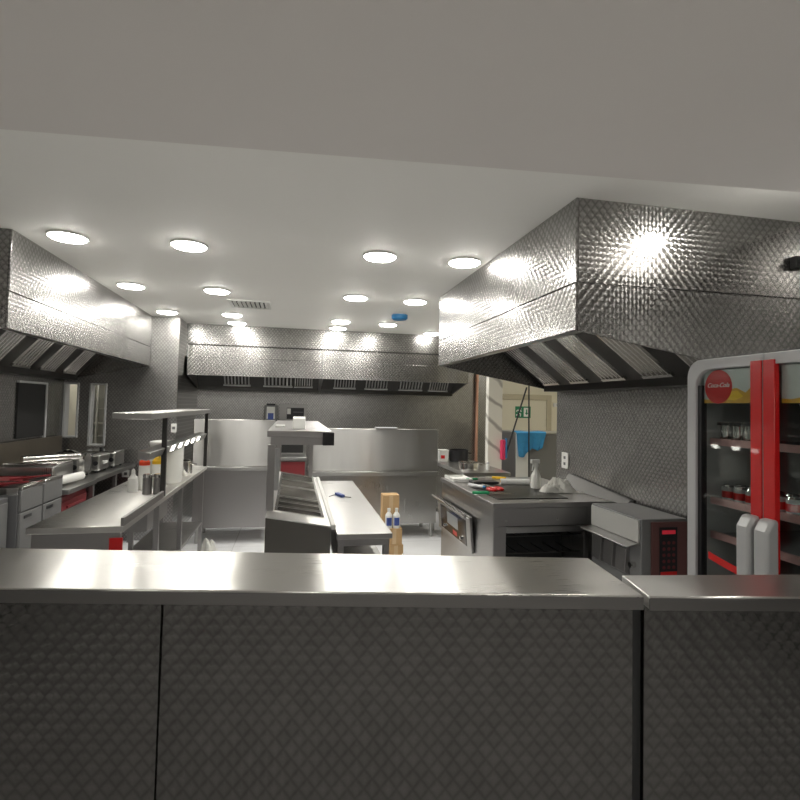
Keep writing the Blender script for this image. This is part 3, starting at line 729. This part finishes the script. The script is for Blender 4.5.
for a, b_, wd in (((-.06, .03), (-.075, -.01), .010), ((-.075, -.01), (-.04, -.03), .009), ((-.04, -.03), (-.045, -.068), .008), ((-.075, -.01), (-.085, -.045), .009), ((-.085, -.045), (-.115, -.045), .008), ((-.06, .03), (-.025, .012), .007), ((-.06, .03), (-.10, .03), .007), ((-.10, .03), (-.108, .005), .007)):
    pa, pb = Vector((ex + a[0], ey - .008, ez + a[1])), Vector((ex + b_[0], ey - .008, ez + b_[1])); dd_ = (pb - pa).normalized(); sd_ = Vector((-dd_.z, 0, dd_.x)) * wd
    m.sweep([pa - sd_, pb - sd_, pb + sd_, pa + sd_], (0, .0018, 0))
m.build('running_man', 'white', t)
t = thing('door_closer_box', 'small white box on the cream wall right of the exit door', 'box', (3.52, 6.8, 1.6))
B(4.06, 4.18, YB - .04, YB - .001, 1.62, 1.68).build('case', 'white', t, .004); t.location = (4.12, YB - .02, 1.62)
for c in t.children:
    for v in c.data.vertices: v.co += Vector((3.52, 6.8, 1.6)) - Vector((4.12, YB - .02, 1.62))
B(4.10, 4.14, YB - .044, YB - .0402, 1.64, 1.66).build('switch', 'grey', t)
# long-handled brush leaning on the pier and a thin upright pole
t = thing('long_brush', 'long black handled brush with pink red head leaning beside the marble pier', 'brush', (2.5, 5.9, 0))
MB().tube((2.52, 5.90, 1.02), (2.78, 5.90, 1.84), .010).build('handle', 'black', t)
B(2.462, 2.512, 5.885, 5.9495, .96, 1.20).build('bristles', 'pink', t, .012)
B(2.5125, 2.534, 5.888, 5.922, .98, 1.22).build('head_block', 'blue', t, .005)
t.location.z = .96
for c in t.children:
    for v in c.data.vertices: v.co.z -= .96
o = tag(MB().tube((2.84, 5.92, 0), (2.82, 5.925, 1.95), .009).tube((2.84, 5.92, 0), (2.84, 5.92, .03), .02).build('pole', 'black'), 'thin black pole standing upright in front of the corridor cabinet', 'pole')
t = thing('copper_pipe', 'vertical copper pipe on the back wall left of the marble pier', 'pipe', (2.76, 7.6, 0))
MB().tube((2.76, 7.60, .02), (2.76, 7.60, 2.45), .024).build('tube', 'copper', t)
for z in (.6, 1.98): MB().tube((2.76, 7.60, z), (2.76, 7.60, z + .03), .030).box(2.75, 2.77, 7.60, YB, z, z + .03).build('clip', 'copper', t)
# wall sockets
def socket(x0, x1, y0, y1, z0, z1, label, ax):
    t = thing('wall_socket', label, 'socket', ((x0 + x1) / 2, (y0 + y1) / 2, z0), 'white wall sockets')
    B(x0, x1, y0, y1, z0, z1).build('plate', 'white', t, .003)
    if ax == 'x':
        for k in (.3, .68): B(x0 - .003, x0, y0 + .04, y1 - .04, z0 + (z1 - z0) * k - .012, z0 + (z1 - z0) * k + .012).build('switch', 'grey', t)
    else:
        B((x0 + x1) / 2 - .015, (x0 + x1) / 2 + .015, y0 - .003, y0, (z0 + z1) / 2 - .015, (z0 + z1) / 2 + .015).build('switch', 'grey', t)
socket(2.370, 2.3795, 4.19, 4.30, 1.06, 1.20, 'white double wall socket on the swirl-patterned right wall above the white cloth', 'x')
socket(-1.87, -1.79, 6.39, 6.3995, .71, .79, 'white wall socket low on the left nook wall behind the white bottle', 'y')
socket(-1.37, -1.31, 6.385, 6.3995, 1.22, 1.32, 'small white box on the nook wall behind the gantry shelf', 'y')

# ------------------------------------------------------------------ back line
def unit(x0, x1, ztop, zseam, name_label, feet):
    t = thing('steel_screen_unit', name_label, 'steel unit', ((x0 + x1) / 2, 6.5, 0), 'tall steel units along the back')
    B(x0, x1, 6.15, 6.19, zseam, ztop).build('splashback', 'sheet', t, .004)
    B(x0, x1, 6.10, 6.75, zseam - .045, zseam - .003).build('worktop', 'bx', t, .004)
    B(x0 + .01, x1 - .01, 6.155, 6.18, .17, zseam - .046).build('back_panel', 'bz' if feet else 'dim', t, .003)
    for x in (x0 + .06, x1 - .06):
        for y in (6.20, 6.70): MB().tube((x, y, 0), (x, y, zseam - .045), .02).build('leg', 'bz', t)
    B(x0 + .03, x1 - .03, 6.18, 6.7, .19, .21).build('undershelf', 'dim', t)
    return t
unit(-1.08, -.20, 1.385, .86, 'tall steel back unit on the left, behind the left preparation table', False)
unit(.20, 1.745, 1.30, .80, 'long tall steel back unit on the right with a bright reflective screen', True)
t = thing('soap_dispenser', 'white dispenser with navy label on the back wall', 'dispenser', (-.31, 7.6, 1.32))
B(-.40, -.22, YB - .11, YB - .001, 1.33, 1.55).build('case', 'cab', t, .012)
B(-.365, -.255, YB - .1145, YB - .1105, 1.36, 1.53).build('face', 'white', t, .004)
B(-.35, -.27, YB - .1165, YB - .1148, 1.35, 1.44).build('navy_label', 'blab', t)
B(-.37, -.25, YB - .10, YB - .02, 1.5505, 1.575).build('cap', 'black', t, .006)
t = thing('control_box', 'steel control box with dark screen on the back wall', 'control box', (0, 7.6, 1.3))
B(-.19, .19, YB - .08, YB - .001, 1.31, 1.575).build('case', 'bz', t, .006)
B(-.09, .15, YB - .083, YB - .0805, 1.36, 1.52).build('screen', 'black', t)
B(-.085, -.035, YB - .0855, YB - .0832, 1.43, 1.51).build('white_tag', 'white', t)
B(.0, .14, YB - .0855, YB - .0832, 1.455, 1.465).build('grey_line', 'grey', t)
t = thing('red_fryer_unit', 'red fronted unit with a black slot seen through the gap of the island', 'cooker', (0, 7.3, 0))
B(-.19, .19, 7.0, 7.6, .10, .84).build('body', 'dim', t, .005)
B(-.17, .17, 6.985, 6.9995, .15, .82).build('red_front', 'redd', t, .004)
B(-.19, .19, 6.95, 7.6, .8405, .88).build('top_edge', 'bx', t, .004)
sb = B(-.19, .19, 7.40, 7.6, .8805, 1.10).build('hood_box', 'bz', t, .005)
B(-.15, .15, 7.385, 7.3995, .90, 1.03).build('slot', 'matte', sb)
for x in (-.02, .10): B(x, x + .025, 6.975, 6.9848, .40, .66).build('handle', 'black', t, .004)
for x in (-.15, .15):
    for y in (7.05, 7.55): MB().tube((x, y, 0), (x, y, .10), .02).build('foot', 'black', t)
o = thing('steel_tray', 'shallow tray resting on top of the right back screen', 'tray', (1.1, 6.17, 1.30))
B(.98, 1.22, 6.10, 6.24, 1.3005, 1.312).build('base', 'dim', o, .003)
B(.97, 1.23, 6.09, 6.25, 1.3125, 1.32).build('rim', 'alu', o, .002)

# ------------------------------------------------------------------ boxes and bottles on the floor
def carton(x0, x1, y0, y1, z0, z1, label):
    o = thing('cardboard_box', label, 'box', ((x0 + x1) / 2, (y0 + y1) / 2, z0), 'stacked cardboard boxes')
    B(x0, x1, y0, y1, z0, z1).build('carton', 'card', o, .003)
    B((x0 + x1) / 2 - .02, (x0 + x1) / 2 + .02, y0 - .001, y0, z0 + .01, z1 - .005).build('tape', plain('tan_tape', (.60, .44, .26), .3), o)
carton(.985, 1.135, 5.22, 5.45, 0, .17, 'bottom cardboard box of the stack on the floor')
carton(.96, 1.12, 5.22, 5.45, .17, .335, 'middle cardboard box of the stack, level with the feet of the white bottles')
carton(.93, 1.10, 5.30, 5.45, .335, .66, 'top cardboard box of the stack, behind the white bottles')
for k, (x, l) in enumerate(((.985, 'white bleach bottle with blue label, left one on the cardboard boxes'), (1.065, 'white bleach bottle with blue label, right one on the cardboard boxes'))):
    o = thing('bleach_bottle', l, 'bottle', (x, 5.26, .335), 'white bottles on the boxes')
    MB().lathe((x, 5.26, .335), [(0, 0), (.034, 0), (.037, .02), (.037, .13), (.014, .165), (.014, .175)], 18).build('bottle_body', 'white', o)
    MB().lathe((x, 5.26, .51), [(.017, 0), (.017, .025), (0, .026)], 14).build('cap', 'white', o)
    m = MB(); 
    for i in range(6):
        a0, a1 = -PI / 2 - .8 + i * 1.6 / 6, -PI / 2 - .8 + (i + 1) * 1.6 / 6
        pts = [(x + .0378 * math.cos(a), 5.26 + .0378 * math.sin(a)) for a in (a0, a1)]
        m.sweep([(pts[0][0], pts[0][1], .365), (pts[1][0], pts[1][1], .365), (pts[1][0], pts[1][1], .445), (pts[0][0], pts[0][1], .445)], (0, .0006, 0))
    m.build('label', 'blab', o)
cloth('plastic_bag', 'white', 1.12, 5.02, 0, .11, .09, .12, 'crumpled white bag on the floor before the cardboard boxes', 9, 'bag')
cloth('crumpled_wrap', 'milk', -.84, 5.85, 0, .09, .08, .13, 'crumpled clear wrap lying on the floor before the left back unit', 5, 'wrap')

# ------------------------------------------------------------------ centre island with pans and over-shelf
t = thing('servery_island', 'steel servery island with sunken pans, over-shelf and lower side table', 'servery', (.2, 3.9, 0))
ya, yb = 2.90, 4.85
def zt(x): return .97 - (x + .13) / .35 * .06           # tilted pan deck
MB().sweep([(-.13, ya, .12), (.22, ya, .12), (.22, ya, zt(.22) - .004), (-.13, ya, zt(-.13) - .004)], (0, .02, 0)).build('end_panel', plain('dark_mirror_steel', (.30, .29, .27), .22, 1.), t, .002)
MB().sweep([(-.13, ya + .02, .12), (-.115, ya + .02, .12), (-.115, ya + .02, .95), (-.13, ya + .02, .95)], (0, yb - ya - .02, 0)).build('side_panel', 'dim', t)
MB().sweep([(.205, ya + .02, .12), (.22, ya + .02, .12), (.22, ya + .02, .895), (.205, ya + .02, .895)], (0, yb - ya - .02, 0)).build('side_panel', 'dim', t)
# deck with openings: side strips and cross bars
pans = [(3.10, 3.25), (3.27, 3.42), (3.44, 3.59), (3.62, 4.05), (4.08, 4.42), (4.45, 4.80)]
dk = MB()
def slab(x0, x1, y0, y1, th=.006, up=0.):
    dk.hexa([(x0, y0, zt(x0) - th + up), (x1, y0, zt(x1) - th + up), (x1, y1, zt(x1) - th + up), (x0, y1, zt(x0) - th + up), (x0, y0, zt(x0) + up), (x1, y0, zt(x1) + up), (x1, y1, zt(x1) + up), (x0, y1, zt(x0) + up)])
slab(-.13, -.08, ya, yb); slab(.185, .22, ya, yb)
ys = [ya] + [v for p in pans for v in p] + [yb]
for k in range(0, len(ys), 2): slab(-.08, .185, ys[k], ys[k + 1])
dk.build('pan_deck', 'pan', t)
for k, (a, b_) in enumerate(pans):
    p = MB(); x0, x1 = -.078, .183; dp = .07
    zb = zt(x1) - dp
    for q in ((x0, x0 + .002, a, b_), (x1 - .002, x1, a, b_), (x0 + .002, x1 - .002, a, a + .002), (x0 + .002, x1 - .002, b_ - .002, b_)):
        p.hexa([(q[0], q[2], zb), (q[1], q[2], zb), (q[1], q[3], zb), (q[0], q[3], zb), (q[0], q[2], zt(q[0]) - .001), (q[1], q[2], zt(q[1]) - .001), (q[1], q[3], zt(q[1]) - .001), (q[0], q[3], zt(q[0]) - .001)])
    p.box(x0, x1, a, b_, zb - .002, zb)
    for (qa, qb, qc, qd) in ((x0 - .012, x1 + .012, a - .008, a + .004), (x0 - .012, x1 + .012, b_ - .004, b_ + .008), (x0 - .012, x0 + .004, a, b_), (x1 - .004, x1 + .012, a, b_)):
        p.hexa([(qa, qc, zt(qa) + .001), (qb, qc, zt(qb) + .001), (qb, qd, zt(qb) + .001), (qa, qd, zt(qa) + .001), (qa, qc, zt(qa) + .005), (qb, qc, zt(qb) + .005), (qb, qd, zt(qb) + .005), (qa, qd, zt(qa) + .005)])
    p.build('food_pan', 'polish', t)
B(.222, .25, ya + .02, yb, .885, .915).build('edge_rail', 'white', t, .006)
# over-shelf on posts along the left edge
B(-.14, .225, 3.02, 4.86, 1.39, 1.425).build('over_shelf', 'dim', t, .003)
B(-.12, .205, 3.04, 4.84, 1.345, 1.3895).build('shelf_channel', 'dim', t)
MB().tube((.19, 3.04, 1.375), (.19, 3.08, 1.375), .02).box(.17, .235, 3.0, 3.06, 1.345, 1.42).build('end_cap', 'black', t, .004)
for y in (3.03, 4.78):
    B(-.135, -.095, y, y + .04, .975, 1.345).build('post', 'dim', t, .002)
B(.15, .185, 4.78, 4.82, .92, 1.345).build('post', 'dim', t, .002)
MB().tube((-.085, 3.10, 1.08), (-.085, 3.10, 1.32), .016).build('cable_cover', 'alu', t)
# lower table on the right
B(.252, .56, 2.86, 4.86, .845, .875).build('side_table_top', 'bx', t, .003)
B(.262, .55, 2.90, 4.82, .80, .8445).build('apron', 'dim', t)
for y in (2.90, 4.78):
    for x in (.262, .515): B(x, x + .035, y, y + .035, 0, .80).build('leg', 'dim', t, .002)
B(.264, .548, 2.94, 4.78, .655, .675).build('undershelf', 'bx', t)
for x in (-.12, .18):
    for y in (2.93, 4.78): MB().tube((x, y, 0), (x, y, .12), .02).build('foot', 'dim', t)
MB().tube((-.13, 3.66, .79), (-.155, 3.66, .79), .022).build('red_button', 'orange', t)
o = thing('thermometer', 'dark blue handheld probe lying on the low island table', 'thermometer', (.36, 4.0, .875))
MB().hexa([(.335, 4.10, .876), (.375, 3.98, .876), (.405, 3.99, .876), (.365, 4.11, .876), (.335, 4.10, .896), (.375, 3.98, .896), (.405, 3.99, .896), (.365, 4.11, .896)]).build('case', 'blab', o, .004)
MB().tube((.345, 4.10, .882), (.29, 4.02, .879), .003, seg=8).build('probe', 'black', o)
MB().tube((.40, 3.99, .880), (.45, 3.97, .879), .003, seg=8).build('cord', 'black', o)
o = thing('till_roll_printer', 'small white ticket holder on top of the island over-shelf', 'ticket holder', (.03, 3.3, 1.425))
MB().hexa([(.0, 3.22, 1.426), (.075, 3.22, 1.426), (.075, 3.34, 1.426), (.0, 3.34, 1.426), (.0, 3.25, 1.49), (.075, 3.25, 1.49), (.075, 3.34, 1.50), (.0, 3.34, 1.50)]).build('case', 'white', o, .004)
B(.01, .065, 3.2385, 3.2395, 1.455, 1.465).build('paper_slot', 'grey', o)
o = tag(B(-.11, -.05, 3.45, 3.58, 1.4255, 1.438).build('card_stack', 'white', bevel=.002), 'small white card lying at the left edge of the over-shelf', 'card')

# ------------------------------------------------------------------ left preparation table with heated gantry
t = thing('preparation_table', 'left steel preparation table with heated gantry and open legs', 'table', (-1.1, 4.5, 0))
xl, xr, ya, yb = -1.35, -.88, 3.07, 5.86
B(xl, xr, ya, yb, .865, .90).build('table_top', 'top', t, .003)
B(xr - .014, xr + .004, ya, 3.95, .9005, .945).build('edge_upstand', 'dim', t, .002)
B(xl + .02, xr - .02, ya + .02, ya + .035, .70, .864).build('apron', 'dim', t)
for x in (xl + .03, xr - .06):
    for y in (ya + .04, 3.95, 4.75, yb - .06): B(x, x + .035, y, y + .035, 0, .865).build('leg', 'dim', t, .002)
B(xl + .03, xr - .03, 4.0, yb - .04, .30, .32).build('undershelf', 'bx', t)
B(xl + .10, xr - .10, 3.95, 4.55, .66, .80).build('drawer_box', 'dim', t, .003)
B(xr - .070, xr - .004, ya + .010, ya + .0195, .765, .835).build('red_sticker', 'red', t)
B(xr - .070, xr - .004, ya + .010, ya + .0195, .73, .764).build('white_sticker', 'white', t)
for y in (3.98, 5.80): B(xr - .032, xr, y, y + .034, .90, 1.46).build('gantry_post', 'dark', t, .002)
B(-1.10, xr + .01, 3.52, 5.86, 1.46, 1.50).build('gantry_shelf', 'bx', t, .004)
rl = MB().hexa([(-.96, 3.58, 1.205), (-.905, 3.58, 1.195), (-.905, 5.84, 1.195), (-.96, 5.84, 1.205), (-.96, 3.58, 1.26), (-.885, 3.58, 1.245), (-.885, 5.84, 1.245), (-.96, 5.84, 1.26)]).build('heat_lamp_rail', 'bz', t, .002)
for k in range(5):
    y = 4.22 + k * .27
    MB().hexa([(-.902, y, 1.202), (-.8985, y, 1.202), (-.8985, y + .085, 1.202), (-.902, y + .085, 1.202), (-.889, y, 1.24), (-.8845, y, 1.24), (-.8845, y + .085, 1.24), (-.889, y + .085, 1.24)]).build('heat_lamp', 'heat', rl)
# what stands on it
def squeeze(x, y, z, h, r, capmat, label, tip=True):
    o = thing('squeeze_bottle', label, 'bottle', (x, y, z), 'squeeze bottles on the preparation table')
    MB().lathe((x, y, z), [(0, 0), (r, 0), (r, h * .72), (r * .9, h * .76)], 20).build('bottle_body', 'milk', o)
    MB().lathe((x, y, z + h * .76), [(r * .98, 0), (r * .98, h * .10), (r * .6, h * .17), (r * .22, h * .30), (r * .12, h * .34), (0, h * .34)], 20).build('nozzle_cap', capmat, o)
squeeze(-1.10, 4.30, .90, .245, .040, 'orange', 'squeeze bottle with red nozzle cap on the left preparation table')
squeeze(-1.035, 4.42, .90, .24, .042, 'yellow', 'squeeze bottle with yellow nozzle cap on the left preparation table')
o = thing('sauce_bottle', 'slim white sauce bottle standing alone on the left preparation table', 'bottle', (-1.15, 4.2, .90))
MB().lathe((-1.15, 4.2, .90), [(0, 0), (.035, 0), (.037, .015), (.035, .10), (.016, .125), (.014, .14)], 18).build('bottle_body', 'white', o)
MB().lathe((-1.15, 4.2, 1.04), [(.016, 0), (.014, .018), (.006, .030), (0, .031)], 14).build('cap', 'white', o)
for k, (x, l) in enumerate(((-1.025, 'steel shaker jar in front of the red capped bottle'), (-.952, 'steel shaker jar in front of the yellow capped bottle'))):
    o = thing('shaker_jar', l, 'shaker', (x, 4.10, .90), 'steel shaker jars')
    MB().lathe((x, 4.10, .90), [(0, 0), (.032, 0), (.032, .12)], 20).build('jar_body', 'dim', o)
    MB().lathe((x, 4.10, 1.02), [(.034, 0), (.034, .018), (.026, .026), (0, .028)], 20).build('lid', 'polish', o)
o = tag(B(-1.09, -.90, 4.045, 4.155, .9005, .903).build('drip_tray', 'bx'), 'flat steel tray under the two shaker jars', 'tray') if False else None
o = thing('storage_tub', 'tall milky storage tub with lid behind the squeeze bottles', 'tub', (-1.03, 4.68, .90))
MB().lathe((-1.03, 4.70, .90), [(0, 0), (.118, 0), (.124, .02), (.132, .31), (.128, .315)], 6 * 4).build('tub_body', 'milk', o)
MB().lathe((-1.03, 4.70, 1.215), [(.137, 0), (.137, .022), (.125, .028), (0, .03)], 24).build('lid', 'white', o)
pan(-.99, 5.15, .90, .085, .125, 'shiny steel pot on the far part of the left preparation table', cat='pot')

# ------------------------------------------------------------------ left wall line: fryers, red unit, appliance bench
def fryer(y0, y1, label):
    t = thing('deep_fryer', label, 'fryer', (-2.1, (y0 + y1) / 2, 0), 'deep fryers on the left')
    xf = -1.755
    B(-2.45, xf, y0, y1, .08, .94).build('body', 'grey', t, .004)
    B(xf + .0005, xf + .018, y0 + .008, y1 - .008, .10, .815).build('door', 'cab', t, .004)
    B(xf + .0005, xf + .018, y0 + .008, y1 - .008, .825, .965).build('control_panel', 'cab', t, .004)
    B(xf + .0185, xf + .022, y0 + .05, y0 + .15, .775, .795).build('handle', 'black', t)
    B(-2.45, -2.40, y0, y1, .94, 1.02).build('flue', 'dim', t)
    m = MB().box(-2.40, xf, y0, y0 + .012, .94, .985).box(-2.40, xf, y1 - .012, y1, .94, .985).box(xf - .03, xf + .02, y0 + .012, y1 - .012, .966, .99)
    m.build('rim', 'polish', t, .003)
    B(-2.36, xf - .04, y0 + .02, y1 - .02, .9405, .944).build('oil_well', 'matte', t)
    m = MB().tube((-2.0, y0 + .09, .985), (xf + .02, y0 + .09, 1.015), .007, seg=8).box(-2.3, -2.0, y0 + .04, y1 - .04, .946, .98)
    m.build('basket', 'redd', t)
    for x in (-2.40, xf - .05):
        for y in (y0 + .04, y1 - .04): MB().tube((x, y, 0), (x, y, .08), .02).build('foot', 'black', t)
fryer(3.87, 4.185, 'grey double-door deep fryer nearer the serving counter on the left')
fryer(4.195, 4.51, 'grey deep fryer farther from the serving counter, beside the red unit')
t = thing('red_floor_unit', 'low dark red cabinet standing beyond the two fryers under the bench', 'cabinet', (-2.0, 4.85, 0))
B(-2.30, -1.78, 4.56, 5.10, .06, .80).build('body', 'redd', t, .006)
B(-1.7795, -1.765, 4.58, 5.08, .10, .76).build('door', 'redd', t, .004)
B(-1.7645, -1.75, 4.66, 4.98, .70, .72).build('handle', 'redd', t, .003)
B(-2.26, -1.82, 4.60, 5.06, 0, .06).build('plinth', 'black', t)
t = thing('heat_shield', 'browned steel splash shield standing on the wall behind the fryers', 'shield', (-2.47, 4.6, 0))
B(-2.475, -2.455, 3.3, 6.30, .90, 1.18).build('sheet', 'brown', t, .002)
B(-2.495, -2.4755, 3.3, 6.30, .0, 1.10).build('back_rail', 'dim', t)
t = thing('worktop_appliance', 'grey box appliance at the far left edge beside the fryers', 'appliance', (-2.2, 3.55, 0))
B(-2.45, -1.80, 3.28, 3.85, .06, .93).build('body', 'grey', t, .005)
B(-2.44, -1.84, 3.32, 3.83, .9305, .99).build('top_box', 'dim', t, .006)
B(-1.7995, -1.79, 3.30, 3.83, .10, .90).build('door', 'cab', t, .003)
B(-2.4, -1.85, 3.32, 3.82, 0, .06).build('plinth', 'black', t)
t = thing('appliance_bench', 'steel bench along the left wall carrying small appliances', 'bench', (-2.1, 5.6, 0))
B(-2.45, -1.72, 5.12, 6.36, .83, .87).build('bench_top', 'by', t, .003)
B(-2.45, -1.70, 4.53, 5.12, .83, .87).build('bench_top', 'by', t, .003)
for y in (5.14, 5.75, 6.31):
    for x in (-2.42, -1.77): B(x, x + .035, y, y + .035, 0, .83).build('leg', 'dim', t, .002)
B(-2.42, -1.76, 5.14, 6.34, .25, .27).build('undershelf', 'dark', t)
def appliance(y0, y1, x0, x1, h, label, kind):
    z = .87
    o = thing(kind, label, kind.replace('_', ' '), ((x0 + x1) / 2, (y0 + y1) / 2, z), 'small appliances on the left bench')
    B(x0, x1, y0, y1, z + .02, z + h).build('body', 'bz', o, .012)
    MB().tube((x1 - .03, y0 - .012, z + h * .55), (x1 - .03, y0 - .0005, z + h * .55), .022).build('knob', 'black', o)
    for x in (x0 + .03, x1 - .03):
        for y in (y0 + .03, y1 - .03): MB().tube((x, y, z), (x, y, z + .02), .012, seg=10).build('foot', 'black', o)
    return o
a = appliance(4.62, 5.0, -2.25, -1.85, .17, 'waffle iron style contact grill nearest the fryers on the left bench', 'contact_grill')
MB().tube((-2.1, 4.66, 1.09), (-1.80, 4.98, 1.09), .03).build('roller', 'polish', a)
B(-2.22, -1.83, 4.63, 4.99, 1.042, 1.062).build('lid', 'polish', a, .008)
MB().tube((-1.83, 4.64, .92), (-1.78, 4.98, .92), .035).build('drum', 'white', a)
a = appliance(5.10, 5.42, -2.2, -1.85, .19, 'steel slicer with round plate in the middle of the left bench', 'slicer')
MB().tube((-1.849, 5.26, 1.0), (-1.83, 5.26, 1.0), .085, seg=28).build('blade_plate', 'polish', a)
MB().lathe((-2.0, 5.26, 1.0605), [(.10, 0), (.09, .03), (.04, .055), (0, .06)], 20).build('dome', 'polish', a)
a = appliance(5.52, 5.80, -2.15, -1.82, .17, 'steel toaster with two slots on the left bench', 'toaster')
for x in (-2.06, -1.94): B(x, x + .03, 5.56, 5.76, 1.0405, 1.0425).build('slot', 'matte', a)
B(-1.8195, -1.80, 5.62, 5.70, .95, .975).build('lever', 'white', a, .003)
a = appliance(5.90, 6.22, -2.15, -1.80, .16, 'steel food warmer at the far end of the left bench', 'food_warmer')
B(-2.16, -1.79, 5.89, 6.23, 1.0305, 1.045).build('lid', 'polish', a, .006)
MB().tube((-1.98, 6.06, 1.0455), (-1.98, 6.06, 1.075), .02).build('lid_knob', 'black', a)

# dark service hatch in the left wall, pale board and shelves seen through the store openings
f = MB().box(XL + .0005, XL + .012, 5.40, 5.94, 1.20, 1.72)
struct(f.build('window_3', 'matte'))
struct(MB().box(XL + .0005, XL + .02, 5.94, 5.97, 1.18, 1.74).box(XL + .0005, XL + .02, 5.40, 5.94, 1.72, 1.74).build('trim_2', 'alu'))
t = thing('store_shelving', 'pale shelving seen through the two openings of the left nook', 'shelving', (-2.0, 7.0, 0))
B(-2.49, -1.44, 7.18, 7.20, 0, 2.1).build('back_board', 'white', t)
for z in (.9, 1.12, 1.28, 1.45, 1.60, 1.78): B(-2.49, -1.44, 6.98, 7.178, z, z + .018).build('shelf_board', 'white', t)
for x in (-2.49, -2.36, -2.2, -1.46): B(x, x + .02, 6.96, 6.9795, 0, 2.1).build('upright', 'white', t)

# ------------------------------------------------------------------ world, camera, colour
w = bpy.data.worlds.new('world'); SC.world = w; w.use_nodes = True
w.node_tree.nodes['Background'].inputs[0].default_value = (.05, .05, .05, 1)
w.node_tree.nodes['Background'].inputs[1].default_value = .2

f_px = 520.; psi = math.atan(106 / f_px); pitch = math.radians(2.2); roll = .022
cam = bpy.data.cameras.new('camera'); co = bpy.data.objects.new('camera', cam); COL.objects.link(co)
Fv = Vector((math.sin(psi) * math.cos(pitch), math.cos(psi) * math.cos(pitch), math.sin(pitch)))
Rv = Vector((math.cos(psi), -math.sin(psi), 0)); Uv = Rv.cross(Fv)
R2 = math.cos(roll) * Rv + math.sin(roll) * Uv; U2 = -math.sin(roll) * Rv + math.cos(roll) * Uv
co.matrix_world = Matrix((( R2.x, U2.x, -Fv.x, 0), (R2.y, U2.y, -Fv.y, 0), (R2.z, U2.z, -Fv.z, 1.58), (0, 0, 0, 1)))
cam.sensor_width = 36; cam.lens = f_px / 800 * 36; cam.shift_y = -(400 - 386) / 800; cam.clip_start = .05
SC.camera = co
vs = SC.view_settings
vs.view_transform = 'Standard'; vs.look = 'None'; vs.exposure = 1.6; vs.gamma = 1; vs.use_curve_mapping = False
SC.cycles.use_denoising = True
SC.cycles.max_bounces = 10; SC.cycles.diffuse_bounces = 5; SC.cycles.glossy_bounces = 6
SC.cycles.transparent_max_bounces = 12
SC.cycles.sample_clamp_indirect = 6
SC.cycles.use_light_tree = True
